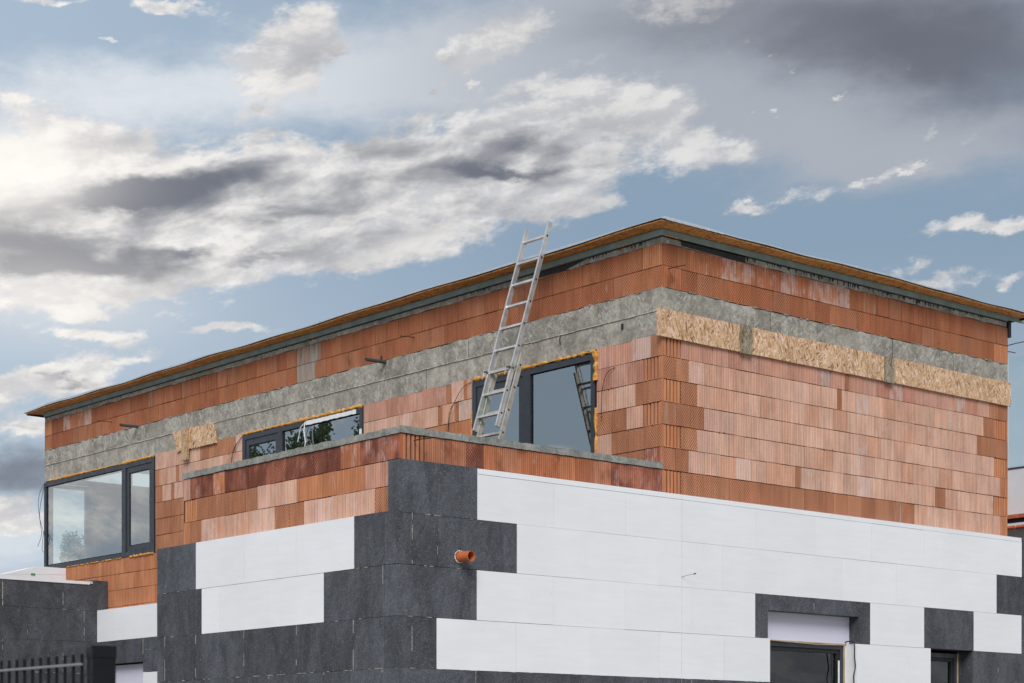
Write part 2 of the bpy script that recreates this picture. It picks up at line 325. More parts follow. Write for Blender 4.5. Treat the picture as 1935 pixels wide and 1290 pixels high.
M['ridge'] = simple('pale_cement_ridge', (0.46, 0.45, 0.40), 0.9, var=0.4, nscale=20)
def osb_mat(name, tint, darkf=1.0):
    m, t, b = newmat(name); u = uvc(t)
    lay = []
    for i, (rot, off, sx) in enumerate(((0.25, 0.0, 1.0), (1.35, 5.3, 1.15), (-0.75, 9.7, 0.9), (0.8, 14.1, 1.2), (-1.25, 21.0, 1.05))):
        mp = mapping(t, u, (off, off * 0.7, 0), (0, 0, rot), (14.5 * sx, 58 * sx, 1))
        v = nd(t, 'ShaderNodeTexVoronoi', voronoi_dimensions='2D'); put(t, v.inputs['Vector'], mp); v.inputs['Scale'].default_value = 1.0
        lay.append(sep(t, v.outputs['Color']))
    val = lay[0][0]
    for k in range(1, 5):
        val = mix(t, ramp(t, lay[k][1], 0.55, 0.60), val, lay[k][0], 'FLOAT')
    edge = noise(t, mapping(t, u, sc=(1, 1, 1)), 70, 3, 0.7)
    cr = nd(t, 'ShaderNodeValToRGB'); put(t, cr.inputs[0], val)
    e = cr.color_ramp; e.interpolation = 'LINEAR'
    cols = ((0.0, (0.16, 0.085, 0.03)), (0.07, (0.36, 0.21, 0.085)), (0.35, (0.52, 0.345, 0.165)), (0.7, (0.60, 0.425, 0.225)), (0.92, (0.68, 0.51, 0.31)), (1.0, (0.78, 0.64, 0.46)))
    while len(e.elements) < len(cols): e.elements.new(0.5)
    for el, (p, c) in zip(e.elements, cols): el.position = p; el.color = (c[0] * tint[0], c[1] * tint[1], c[2] * tint[2], 1)
    c = scale_col(t, cr.outputs[0], ramp(t, edge, 0.3, 0.7, 0.86, 1.1))
    c = scale_col(t, c, ramp(t, noise(t, u, 1.6, 3), 0.3, 0.7, 0.9, 1.08))
    put(t, b.inputs['Base Color'], c); b.inputs['Roughness'].default_value = 0.7; b.inputs['Specular IOR Level'].default_value = 0.25
    bump(t, b, val, 0.0018, 0.6)
    return m
M['osb'] = osb_mat('strand_board', (1.04, 1.0, 1.22))
M['osb_soffit'] = osb_mat('strand_board_soffit', (1.0, 0.70, 0.42))
M['osb_batten'] = osb_mat('strand_board_batten', (0.80, 0.80, 0.90))
M['osb_grey'] = osb_mat('weathered_strand_board', (0.48, 0.60, 0.85))

def eps_mat(name, col, white):
    m, t, b = newmat(name); pos = geo(t); rnd = sep(t, attr(t, 'fx'))
    if white:
        f = mth(t, 'MULTIPLY', ramp(t, noise(t, pos, 1.3, 3), 0.3, 0.7, 0.975, 1.015), ramp(t, noise(t, pos, 130, 2), 0.25, 0.75, 0.975, 1.015))
        f = mth(t, 'MULTIPLY', f, ramp(t, noise(t, mapping(t, pos, sc=(1, 1, 7)), 2.6, 3, 0.6), 0.3, 0.7, 0.975, 1.01))
        c = scale_col(t, col, mth(t, 'MULTIPLY', f, ramp(t, rnd[0], 0, 1, 0.965, 1.01, False)))
        c = mix(t, mth(t, 'MULTIPLY', ramp(t, noise(t, mapping(t, pos, rot=(0.4, 0.3, 0.9), sc=(1, 1, 0.15)), 6, 7, 0.8, 1.0), 0.64, 0.72), 0.25), c, (0.55, 0.55, 0.56))
        # faint fingerprints and dust
        c = mix(t, mth(t, 'MULTIPLY', ramp(t, noise(t, pos, 7, 6, 0.75), 0.62, 0.74), 0.22), c, (0.55, 0.52, 0.5))
        rough = 0.7; bd = 0.0006; h = noise(t, pos, 240, 2)
    else:
        beads = nd(t, 'ShaderNodeTexVoronoi'); put(t, beads.inputs['Vector'], pos); beads.inputs['Scale'].default_value = 120
        bv = sep(t, beads.outputs['Color'])
        f = ramp(t, bv[0], 0.0, 1.0, 0.72, 1.35, False)
        f = mth(t, 'MULTIPLY', f, ramp(t, rnd[0], 0, 1, 0.80, 1.22, False))
        smear = noise(t, mapping(t, pos, sc=(1, 1, 0.38)), 3.4, 6, 0.68, 0.8)
        sw = noise(t, mapping(t, pos, rot=(0.5, 0.5, 0.2), sc=(1, 1, 0.35)), 9, 5, 0.7, 1.6)
        f = mth(t, 'MULTIPLY', f, ramp(t, smear, 0.32, 0.70, 0.72, 1.32))
        f = mth(t, 'MULTIPLY', f, ramp(t, sw, 0.3, 0.72, 0.86, 1.22))
        c = scale_col(t, col, f)
        c = mix(t, mth(t, 'MULTIPLY', ramp(t, bv[1], 0.955, 0.975), 0.35), c, (0.26, 0.27, 0.30))
        sc_ = noise(t, mapping(t, pos, rot=(0.9, 0.7, 0), sc=(1, 1, 0.3)), 5, 8, 0.8, 2.0)
        c = mix(t, mth(t, 'MULTIPLY', ramp(t, sc_, 0.66, 0.74), 0.35), c, (0.35, 0.36, 0.38))
        rough = 0.75; bd = 0.0012; h = bv[0]
    put(t, b.inputs['Base Color'], c); b.inputs['Roughness'].default_value = rough; b.inputs['Specular IOR Level'].default_value = 0.3
    bump(t, b, h, bd, 0.6)
    return m
M['eps_white'] = eps_mat('white_polystyrene', (0.765, 0.788, 0.826), True)
M['eps_lilac'] = eps_mat('lilac_white_box', (0.66, 0.67, 0.80), True)
M['eps_grey'] = eps_mat('graphite_polystyrene', (0.062, 0.068, 0.080), False)
M['seam_white'] = simple('white_joint_bead', (0.50, 0.50, 0.47), 0.9, var=0.3, nscale=30)
M['seam_yellow'] = simple('yellow_joint_foam', (0.60, 0.55, 0.30), 0.9, var=0.3, nscale=30)
M['seam_grey'] = simple('plain_mid_grey', (0.50, 0.49, 0.47), 0.95, var=0.15)  # even grey for the plumb line and a piece of edge cap
M['foam'] = simple('orange_mounting_foam', (0.66, 0.33, 0.07), 0.8, var=0.35, nscale=22, bumpd=0.01)
M['frame'] = simple('anthracite_frame', (0.028, 0.034, 0.046), 0.42, var=0.1, nscale=4)
M['frame_dark'] = simple('black_gasket', (0.010, 0.011, 0.014), 0.6)
M['alu'] = simple('aluminium', (0.52, 0.53, 0.54), 0.38, 0.6, var=0.16, nscale=9, bumpd=0.001, lights=(22, 0.62, (0.20, 0.20, 0.20)))
M['alu_old'] = simple('dull_dusty_aluminium', (0.40, 0.385, 0.35), 0.65, 0.3, var=0.2, nscale=9, bumpd=0.001, lights=(16, 0.58, (0.52, 0.50, 0.46)))
M['black'] = simple('bitumen_black', (0.008, 0.008, 0.009), 0.6, var=0.3)
M['teal'] = simple('teal_grey_foam_strip', (0.22, 0.30, 0.30), 0.8, var=0.14, nscale=5)
M['membrane'] = simple('pale_grey_roofing_membrane', (0.40, 0.46, 0.53), 0.45, var=0.08)
M['rust'] = simple('rusty_steel', (0.055, 0.026, 0.016), 0.85, var=0.4, nscale=60)
M['pvc_grey'] = simple('dark_grey_plastic_pipe', (0.055, 0.058, 0.066), 0.45)
M['pvc_orange'] = simple('orange_plastic_pipe', (0.50, 0.135, 0.045), 0.42, var=0.06)
M['cable'] = simple('black_cable', (0.012, 0.012, 0.016), 0.5)
M['plaster'] = simple('grey_interior_plaster', (0.60, 0.64, 0.65), 0.95, var=0.05, nscale=3)
M['plaster_dark'] = simple('shade_toned_plaster', (0.10, 0.10, 0.095), 0.95, var=0.15, nscale=3)  # gloom of the ground-floor rooms put into a darker plaster colour
M['tape'] = simple('white_quilted_tape', (0.72, 0.74, 0.78), 0.6, var=0.06, nscale=30)
M['ground'] = simple('dusty_gravel_ground', (0.30, 0.275, 0.24), 0.95, var=0.25, nscale=2.5, bumpd=0.02)
M['fence'] = simple('black_painted_steel', (0.006, 0.0075, 0.010), 0.55, var=0.2, spec=0.18)
M['bark'] = simple('bark', (0.085, 0.065, 0.05), 0.95, var=0.3, nscale=20, bumpd=0.01)
M['panel'] = simple('pale_facade_panel', (0.60, 0.63, 0.66), 0.35, var=0.05, nscale=2)
M['orange_steel'] = simple('orange_roof_tile', (0.42, 0.10, 0.05), 0.7, var=0.25, nscale=14)
M['green_print'] = simple('green_printed_mark', (0.06, 0.30, 0.08), 0.6)
M['blue_print'] = simple('blue_printed_mark', (0.04, 0.12, 0.32), 0.6)
M['wood'] = simple('pale_timber', (0.42, 0.32, 0.20), 0.8, var=0.15)

def glass_mat(name, refl, tint, rough=0.0):
    m = bpy.data.materials.new(name); m.use_nodes = True; t = m.node_tree; t.nodes.clear()
    tr = nd(t, 'ShaderNodeBsdfTransparent'); tr.inputs[0].default_value = (*tint, 1)
    gl = nd(t, 'ShaderNodeBsdfGlossy'); gl.inputs[0].default_value = (0.92, 0.97, 1.0, 1); gl.inputs[1].default_value = rough
    fr = nd(t, 'ShaderNodeFresnel'); fr.inputs[0].default_value = 1.5
    f = mth(t, 'ADD', mth(t, 'MULTIPLY', fr.outputs[0], 1.0), refl, clamp=True)
    mx = nd(t, 'ShaderNodeMixShader'); put(t, mx.inputs[0], f); t.links.new(tr.outputs[0], mx.inputs[1]); t.links.new(gl.outputs[0], mx.inputs[2])
    t.links.new(mx.outputs[0], nd(t, 'ShaderNodeOutputMaterial').inputs[0])
    return m
M['glass'] = glass_mat('coated_window_glass', 0.34, (0.78, 0.86, 0.83))
M['glass_clear'] = glass_mat('clear_glass', 0.03, (0.90, 0.95, 0.94))
def leaf_mat(name, c1, c2):
    m, t, b = newmat(name); oi = attr(t, 'fx')
    c = mix(t, sep(t, oi)[0], c1, c2); put(t, b.inputs['Base Color'], c); b.inputs['Roughness'].default_value = 0.6
    b.inputs['Specular IOR Level'].default_value = 0.3
    return m
M['leaf'] = leaf_mat('green_leaves', (0.06, 0.10, 0.045), (0.15, 0.21, 0.10))

# ------------------------------------------------------------------ ground
g = MB(); g.face([(-900, -900, 0), (900, -900, 0), (900, 900, 0), (-900, 900, 0)])
go = g.build('ground', M['ground']); go['kind'] = 'structure'

# ------------------------------------------------------------------ the unfinished house
house = thing('house', 'unfinished flat-roofed house of orange clay blocks, lower walls clad in white and dark foam boards', 'house')
XL, XR, YB = -3.585, 6.376, 14.62       # left face of the lower storey, right end, back end of the long wall
TY = 4.1                                # depth of the roof terrace
WA = (10.985, 14.62, 4.82, 6.275); WB = (5.56, 8.47, 4.85, 6.275); WC = (1.055, 3.285, 4.32, 6.275)

# core walls (behind the block facing), floors, rooms
core = MB()
slabs(core, 'x', 0.012, 0.42, 0.44, YB - 0.012, 4.75, 6.30, [WA, WB, WC])
slabs(core, 'x', 0.012, 0.42, 0.44, YB - 0.012, 0.0, 4.74)
slabs(core, 'y', 0.012, 0.43, 0.012, XR - 0.012, 4.72, 6.30)
core.box(XR - 0.44, XR - 0.012, 0.45, YB - 0.46, 0, 7.28)
slabs(core, 'y', YB - 0.45, YB - 0.012, 0.44, XR - 0.012, 4.75, 6.30, [(0.44, 0.80, 4.82, 6.275)])
slabs(core, 'y', YB - 0.45, YB - 0.012, 0.44, XR - 0.012, 0.0, 4.74)
core.box(0.012, XR - 0.012, 0.012, YB - 0.012, 6.80, 7.27)
slabs(core, 'x', XL + 0.012, XL + 0.25, 0.012, TY, 0, 4.80)
slabs(core, 'y', 0.012, 0.25, XL + 0.26, -0.002, 3.0, 4.80)
slabs(core, 'y', 0.012, 0.25, -0.001, XR - 0.012, 3.0, 4.715, [(1.5, 3.05, 0, 3.33), (4.49, 5.33, 0, 3.0)])
slabs(core, 'y', 0.013, 0.25, XL + 0.26, XR - 0.012, 0, 2.999, [(1.5, 3.05, 0.9, 3.33), (4.49, 5.33, 0.9, 3.0)])
slabs(core, 'y', TY - 0.25, TY, XL + 0.26, -0.002, 0, 4.80)
core.box(XL + 0.26, -0.01, 0.26, TY - 0.26, 4.15, 4.30)
core.box(XR + .02, 7.19, -.002, .25, 0, 4.50)
core.build('block_core', M['mortar'], house)
rooms = MB()
rooms.box(0.43, XR - 0.45, 0.46, YB - 0.46, 4.66, 4.78, m=0)
rooms.box(0.43, XR - 0.45, 0.46, YB - 0.46, 6.52, 6.70, m=0)
rooms.box(3.9, 4.0, 0.46, YB - 0.46, 4.79, 6.51, m=0)
rooms.box(0.43, 3.89, 4.35, 4.45, 4.79, 6.51, m=0); rooms.box(0.43, 3.89, 9.6, 9.7, 4.79, 6.51, m=0)
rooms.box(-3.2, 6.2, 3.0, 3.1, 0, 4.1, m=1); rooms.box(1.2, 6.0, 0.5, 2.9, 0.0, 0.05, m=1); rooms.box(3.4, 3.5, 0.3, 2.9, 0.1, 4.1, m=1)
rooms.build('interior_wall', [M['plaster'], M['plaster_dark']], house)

# ---- block facing
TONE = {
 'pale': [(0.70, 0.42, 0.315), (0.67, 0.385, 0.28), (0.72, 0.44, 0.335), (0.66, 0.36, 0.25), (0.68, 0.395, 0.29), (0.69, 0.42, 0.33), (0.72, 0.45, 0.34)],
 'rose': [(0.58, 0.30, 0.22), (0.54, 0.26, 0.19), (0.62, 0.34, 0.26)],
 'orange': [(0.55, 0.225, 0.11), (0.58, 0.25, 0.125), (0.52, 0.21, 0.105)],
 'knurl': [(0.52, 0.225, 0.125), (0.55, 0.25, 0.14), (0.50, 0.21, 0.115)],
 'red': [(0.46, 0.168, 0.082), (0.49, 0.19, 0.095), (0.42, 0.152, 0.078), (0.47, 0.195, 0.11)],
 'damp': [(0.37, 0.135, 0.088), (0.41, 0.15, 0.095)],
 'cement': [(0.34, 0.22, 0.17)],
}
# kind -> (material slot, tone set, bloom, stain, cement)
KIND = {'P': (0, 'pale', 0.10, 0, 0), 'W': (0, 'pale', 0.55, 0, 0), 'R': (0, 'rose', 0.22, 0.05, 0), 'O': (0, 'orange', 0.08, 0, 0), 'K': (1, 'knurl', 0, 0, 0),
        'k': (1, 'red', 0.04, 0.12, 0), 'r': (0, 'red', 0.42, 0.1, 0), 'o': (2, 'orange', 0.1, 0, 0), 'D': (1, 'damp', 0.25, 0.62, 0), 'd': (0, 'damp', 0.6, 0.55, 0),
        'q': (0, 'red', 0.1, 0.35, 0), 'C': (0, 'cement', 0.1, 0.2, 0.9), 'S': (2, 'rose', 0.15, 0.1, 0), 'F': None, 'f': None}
def lay(mb, axis, plane, sgn, runs, z0, z1, fl=(0, 0)):
    """runs: list of (kind, u0, u1); blocks are about 0.252 m long; plane is the wall face, sgn the outward direction"""
    def bx(u0, u1, d0, d1, za, zb, **k):
        a, b = plane + sgn * d0, plane + sgn * d1
        if axis == 'x': mb.box(a, b, u0, u1, za, zb, **k)
        else: mb.box(u0, u1, a, b, za, zb, **k)
    for kind, u0, u1 in runs:
        if u0 > u1: u0, u1 = u1, u0
        if kind in 'Ff':                      # toothed end of a block: deep upright channels
            c = random.choice(TONE['orange' if kind == 'F' else 'knurl']); n = 5; wd = (u1 - u0) / n
            bx(u0 + .002, u1 - .002, -0.03, -0.024, z0 + .003, z1 - .003, m=2, c=tuple(x * .45 for x in c))  # channel backs coloured darker to deepen the shade between the teeth
            for i in range(n):
                a = u0 + wd * i + .002
                bx(a, a + wd * 0.60, -0.028, random.uniform(-0.001, 0.003), z0 + .004, z1 - .005 - random.uniform(0, .004), m=2, c=c)
            bx(u0 + .002, u1 - .002, -0.028, -0.001, z0 + .003, z0 + .012, m=2, c=c)
            continue
        slot, tone, ef, stn, cem = KIND[kind]
        n = max(1, round((u1 - u0) / 0.2525)); wd = (u1 - u0) / n
        for i in range(n):
            a = u0 + wd * i; b = a + wd
            c = random.choice(TONE[tone]); j = random.uniform(.92, 1.06); c = tuple(x * j for x in c)
            ga = random.choice((.0014, .002, .003, .0045)); gb = random.choice((.0012, .002, .003, .005))
            p = random.uniform(0.0, 0.0055) + (0.003 if kind in 'PW' else 0)
            e = ef * .8 + random.choice((-.15, -.1, -.05, 0, .05, .15 if kind in 'PWR' else .05))
            if kind in 'PR' and random.random() < .17: e += random.choice((.3, .45, .6))
            if kind == 'r': e += random.choice((0, .2, .45))
            if random.random() < .02: cem = .5
            else: cem = KIND[kind][4]
            bx(a + ga, b - gb, -0.03, p, z0 + .0018 + random.uniform(0, .0035), z1 - .002 - random.uniform(0, .004), m=slot, c=c,
               fx=(max(e, 0), stn, cem))
def chips(mb, axis, plane, u0, u1, zs, n):
    for i in range(n):
        u = random.uniform(u0, u1); z = random.choice(zs) + random.uniform(-.004, .004); a = random.uniform(.006, .028); b = random.uniform(.004, .012); s = random.choice((-1, 1))
        q = [(u, z), (u + a, z + random.uniform(-.002, .002)), (u + a * .7, z + s * b), (u + a * .25, z + s * b * .8)]
        if s < 0: q = q[::-1]
        p = [((plane - .0085, v, w) if axis == 'x' else (v, plane - .0085, w)) for v, w in q]
        if axis == 'x': p = p[::-1]
        mb.prism(p, (.006, 0, 0) if axis == 'x' else (0, .006, 0), m=3)
RZ = {6: (6.05, 6.30), 5: (5.80, 6.05), 4: (5.55, 5.80), 3: (5.30, 5.55), 2: (5.05, 5.30), 1: (4.80, 5.05), 0: (4.52, 4.80)}
rw = MB()
R = lambda runs, z, mb=rw: lay(mb, 'y', 0.0, -1, runs, *z)
R([('k', .003, .44), ('r', .44, 3.18), ('k', 3.18, 6.372)], (7.04, 7.285))
R([('q', .003, .295), ('k', .295, 6.08), ('O', 6.08, 6.372)], (6.80, 7.04))
R([('f', .03, .296), ('R', .296, 3.085), ('K', 3.085, 3.17), ('R', 3.17, 5.972), ('K', 5.972, 6.372)], RZ[6])
R([('K', .003, .415), ('P', .415, 2.937), ('K', 2.937, 3.031), ('P', 3.031, 5.84), ('K', 5.84, 6.09), ('F', 6.09, 6.345)], RZ[5])
R([('F', .03, .296), ('K', .296, .551), ('P', .551, 5.708), ('K', 5.708, 6.372)], RZ[4])
R([('K', .003, .661), ('P', .661, 6.076), ('F', 6.08, 6.345)], RZ[3])
R([('F', .03, .296), ('K', .296, .545), ('P', .545, 6.21), ('O', 6.21, 6.372)], RZ[2])
R([('K', .003, .415), ('P', .415, 2.186), ('K', 2.186, 2.287), ('W', 2.287, 3.309), ('P', 3.309, 4.831), ('K', 4.831, 5.049), ('W', 5.049, 5.563), ('P', 5.563, 6.061), ('F', 6.08, 6.345)], RZ[1])
R([('F', .03, .296), ('K', .296, 4.42), ('P', 4.42, 6.201), ('O', 6.201, 6.372)], RZ[0])
# mortar-smoothed corner strip
for z0, z1 in RZ.values(): rw.box(.001, .029, -.0005, .03, z0 + .002, z1 - .002, m=2, c=(0.47, 0.19, 0.10))
rw.box(6.3455, 6.372, 0.0, .03, 4.56, 6.3, m=2, c=(0.47, 0.18, 0.09))
chips(rw, 'y', 0, .3, 6.3, [4.8, 5.05, 5.30, 5.55, 5.80, 6.05], 60)
rw.build('block_wall', BR, house, label='broad pale pink block wall of the upper storey facing the viewer on the right')

lw = MB()
LF = lambda runs, z, mb=lw: lay(mb, 'x', 0.0, -1, runs, *z)
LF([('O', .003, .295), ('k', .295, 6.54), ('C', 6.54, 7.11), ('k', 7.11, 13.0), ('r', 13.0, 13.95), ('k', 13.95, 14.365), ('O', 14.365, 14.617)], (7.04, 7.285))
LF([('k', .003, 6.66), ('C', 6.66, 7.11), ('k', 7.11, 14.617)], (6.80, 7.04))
LF([('K', .003, .171), ('R', .171, 1.045)], RZ[6])
LF([('f', .022, .294), ('R', .294, 1.045)], RZ[5])
LF([('K', .003, .42), ('W', .42, 1.045)], RZ[4])
LF([('f', .022, .301), ('P', .301, .556), ('K', .556, 1.045)], RZ[3])
LF([('K', .003, .796), ('P', .796, 1.045)], RZ[2])
LF([('d', .003, .28), ('K', .28, 1.045)], RZ[1])
LF([('K', .003, 10.95)], (4.55, 4.80)); LF([('K', 4.2, 10.9)], (4.30, 4.55)); LF([('O', 4.2, 10.95)], (4.05, 4.30)); LF([('O', 4.2, 10.95)], (3.98, 4.05))
LF([('P', 3.295, 3.389), ('O', 3.389, 3.451), ('P', 3.451, 3.694), ('K', 3.694, 3.79), ('R', 3.79, 5.545)], RZ[6])
LF([('P', 3.295, 3.55), ('K', 3.55, 3.626), ('P', 3.626, 3.872), ('K', 3.872, 3.969), ('P', 3.969, 5.545)], RZ[5])
LF([('O', 3.295, 3.735), ('K', 3.735, 3.817), ('O', 3.817, 5.545)], RZ[4])
for k in (1, 2, 3): LF([('O', 3.295, 5.545)], RZ[k])
LF([('P', 8.485, 8.674), ('K', 8.674, 9.65), ('P', 9.65, 10.44), ('W', 10.44, 10.96)], RZ[6])
LF([('W', 8.485, 9.288), ('P', 9.288, 10.26), ('K', 10.26, 10.36), ('P', 10.36, 10.845), ('K', 10.845, 10.96)], RZ[5])
LF([('K', 8.485, 10.139), ('P', 10.139, 10.398), ('K', 10.398, 10.486), ('P', 10.486, 10.742), ('K', 10.742, 10.96)], RZ[4])
for k in (1, 2, 3): LF([('K', 8.485, 10.96)], RZ[k])
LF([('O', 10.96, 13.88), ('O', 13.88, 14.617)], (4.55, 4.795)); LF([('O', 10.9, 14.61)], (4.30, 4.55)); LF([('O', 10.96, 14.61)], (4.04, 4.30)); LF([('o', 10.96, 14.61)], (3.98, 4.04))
for k in range(1, 7): lw.box(-.0005, .03, .001, .021, RZ[k][0] + .002, RZ[k][1] - .002, m=2, c=(0.47, 0.19, 0.10))
chips(lw, 'x', 0, .1, 1.0, [5.05, 5.30, 5.55, 5.80, 6.05], 12); chips(lw, 'x', 0, 3.3, 5.5, [5.80, 6.05], 10); chips(lw, 'x', 0, 8.5, 10.9, [5.30, 5.55, 5.80, 6.05], 14)
lw.build('block_wall', BR, house, label='long receding block wall of the upper storey with three windows')

pw = MB()
R([('f', -3.56, -3.285), ('q', -3.285, -2.768), ('D', -2.768, -2.537), ('q', -2.537, -.773), ('d', -.773, -.003)], (4.52, 4.80), pw)
PL = lambda runs, z: lay(pw, 'x', XL, -1, runs, *z)
PL([('d', .0, .662), ('r', .662, 1.004), ('D', 1.004, 3.207), ('r', 3.207, 3.449), ('D', 3.449, 3.931), ('R', 3.931, 4.08)], (4.555, 4.80))
PL([('R', .02, .592), ('O', .592, 1.793), ('P', 1.793, 2.54), ('K', 2.54, 3.783), ('F', 3.79, 4.065)], (4.305, 4.555))
PL([('K', .02, .42), ('P', .42, 1.654), ('K', 1.654, 2.206), ('W', 2.206, 3.688), ('K', 3.688, 3.938), ('O', 3.938, 4.09)], (4.0, 4.305))
pw.box(XL - .0005, XL + .03, -.0005, .03, 4.52, 4.80, m=2, c=(0.40, 0.13, 0.05))
pw.build('parapet_wall', BR, house)

# back faces of the long wall end (seen from a step aside)
ew = MB(); lay(ew, 'y', YB, 1, [('K', .8, 6.37)], 4.8, 5.3); lay(ew, 'y', YB, 1, [('P', .8, 6.37)], 5.3, 5.8); lay(ew, 'y', YB, 1, [('K', .8, 6.37)], 5.8, 6.3); lay(ew, 'y', YB, 1, [('k', .0, 6.37)], 6.8, 7.28)
lay(ew, 'x', XR, 1, [('K', .0, 14.6)], 6.8, 7.28)
for k in range(1, 7): lay(ew, 'x', XR, 1, [('P' if k % 2 else 'K', .0, 14.6)], *RZ[k])
ew.build('block_wall', BR, house, label='hidden end walls of the upper storey')

# ---- ring beams
def rough_band(mb, axis, plane, sgn, u0, u1, z0, z1, d0, d1, step=0.12, jz=0.006, jt=None, **k):
    """a cast band whose long edges wander a little"""
    n = max(2, int((u1 - u0) / step)); jt = jz if jt is None else jt
    pts = []
    for i in range(n + 1):
        u = u0 + (u1 - u0) * i / n
        pts.append((u, z0 + random.uniform(-jz, jz), z1 + random.uniform(-jt, jt), d1 + random.uniform(-.0015, .0015)))
    def q(u, d, z): return (plane + sgn * d, u, z) if axis == 'x' else (u, plane + sgn * d, z)
    for a, b in zip(pts, pts[1:]):
        A = [q(a[0], d0, a[1]), q(b[0], d0, b[1]), q(b[0], b[3], b[1]), q(a[0], a[3], a[1]),
             q(a[0], d0, a[2]), q(b[0], d0, b[2]), q(b[0], b[3], b[2]), q(a[0], a[3], a[2])]
        if (axis == 'y') == (sgn < 0): A = [A[3], A[2], A[1], A[0], A[7], A[6], A[5], A[4]]
        mb.hexa(A, **k)
cb = MB(); rough_band(cb, 'y', 0, -1, -.006, XR - .004, 6.30, 6.795, -.4, .006, jz=.001, jt=.009)
cb.build('ring_beam', M['concrete'], house, label='grey concrete band across the right-hand wall')
cb = MB(); rough_band(cb, 'x', 0, -1, .0, YB, 6.552, 6.797, -.4, .0065, jz=.001, jt=.009)
rb_ = cb.build('ring_beam', M['concrete'], house, label='upper course of the concrete band on the long wall')
cb = MB(); rough_band(cb, 'x', 0, -1, .03, YB, 6.547, 6.554, -.02, .014, jz=.0035); cb.build('formwork_ridge', M['ridge'], rb_)
cb = MB(); rough_band(cb, 'x', 0, -1, .0, YB + .001, 6.283, 6.5515, -.4, .003, jz=.002, jt=.001)
cb.build('lintel_beam', M['concrete_low'], house, label='lower course of the concrete band over the windows')
cb = MB(); rough_band(cb, 'y', 0, -1, -.004, XR - .03, 7.286, 7.375, -.3, .004, jz=.008)
rough_band(cb, 'x', 0, -1, .0, YB - .01, 7.286, 7.375, -.3, .004, jz=.008)
cb.build('wall_plate', M['concrete'], house)
# lumps of spilt mortar under the upper blocks
lm = MB()
for i in range(70):
    on_x = random.random() < .62; u = random.uniform(.1, 14.5 if on_x else 6.2); r = random.uniform(.006, .022); l = random.uniform(.03, .12)
    z = 6.797 + random.uniform(-.006, .004)
    pts = [(-.008, u, z), (-.012, u + l * .5, z + r * .3), (-.008, u + l, z)] if on_x else [(u, -.008, z), (u + l * .5, -.012, z + r * .2), (u + l, -.008, z)]
    lm.tube(pts, [.003, r * .6, .003], 6)
lm.build('mortar_droppings', M['concrete_cap'], house)

def joint(*b):
    jn = MB(); jn.box(*b); jn.build('formwork_joint', M['frame_dark'], rb_)
for y_ in (1.02, 3.35, 5.05, 7.75, 10.05, 12.6): joint(-.0085, -.005, y_, y_ + .003, 6.56, 6.785)
for x_ in (1.75, 3.98, 5.2): joint(x_, x_ + .003, -.0085, -.005, 6.56, 6.785)
for y_ in (4.2, 9.9): joint(-.0055, -.002, y_, y_ + .003, 6.30, 6.54)
# ---- parapet coping
cp = MB()
rough_band(cp, 'y', 0, -1, XL - .016, -.004, 4.803, 4.87, -.27, .016, jz=.003, jt=.005, step=.07)
rough_band(cp, 'x', XL, -1, -.01, 4.085, 4.803, 4.87, -.27, .016, jz=.003, jt=.005, step=.07)
cp.box(XL + .28, -.005, TY - .27, TY + .01, 4.803, 4.868)
cp.build('coping', M['concrete_cap'], house)

# ---- roof
roof = MB()
OV = .22
def roof_edge(axis, u0, u1, n, f):
    return [(u0 + (u1 - u0) * i / n, f(u0 + (u1 - u0) * i / n)) for i in range(n + 1)]
fx_ = lambda u: 7.438 + .006 * math.sin(u * 2.1 + 1) + .004 * math.sin(u * 5.3) + (-.012 * max(0, u - 4.6))
fy_ = lambda u: 7.438 + .007 * math.sin(u * 1.3 + 2) + .005 * math.sin(u * 3.7) - .012 * max(0, u - 13.6)
def eaves(mb, axis, zt, th, o0, o1, u0, u1, n, f, **k):
    for i in range(n):
        a = u0 + (u1 - u0) * i / n; b = u0 + (u1 - u0) * (i + 1) / n
        za, zb = f(a), f(b)
        am = max(min(a, 1e9), -1e9)
        if axis == 'y':   # runs along X, overhang towards -Y
            ia, ib = max(a, 0 if False else a), b
            p = [(a, -o1, za), (b, -o1, zb), (b, -o0, 7.432 if o0 < .1 else zb), (a, -o0, 7.432 if o0 < .1 else za)]
        else:
            p = [(-o1, b, zb), (-o1, a, za), (-o0, a, 7.432 if o0 < .1 else za), (-o0, b, 7.432 if o0 < .1 else zb)]
        q = [(x, y, z + th) for x, y, z in p]
        mb.hexa(p + q, **k)
eaves(roof, 'y', 0, .02, 0.0, OV, 0, XR + OV, 46, fx_)
eaves(roof, 'x', 0, .02, 0.0, OV, 0, YB + OV, 80, fy_)
roof.hexa([(-OV, -OV, 7.440), (0, -OV, fx_(0)), (0, 0, 7.432), (-OV, 0, fy_(0)), (-OV, -OV, 7.460), (0, -OV, fx_(0) + .02), (0, 0, 7.452), (-OV, 0, fy_(0) + .02)])
roof.box(0.001, XR + OV, 0.001, YB + OV, 7.433, 7.452)
rf = roof.build('roof_deck', M['osb_soffit'], house)
ed = MB()
eaves(ed, 'y', 0, .012, OV + .0, OV + .006, -OV, XR + OV, 46, lambda u: fx_(u) + .012)
eaves(ed, 'x', 0, .012, OV + .0, OV + .006, -OV, YB + OV, 80, lambda u: fy_(u) + .012)
ed.box(XR + OV, XR + OV + .006, -OV, YB + OV, 7.40, 7.47); ed.box(XR + .0, XR + .06, -.015, .2, 7.16, 7.425)
ed.box(-OV, XR + OV, YB + OV, YB + OV + .006, 7.40, 7.47)
ed.build('edge_trim', M['black'], rf)
mb_ = MB()
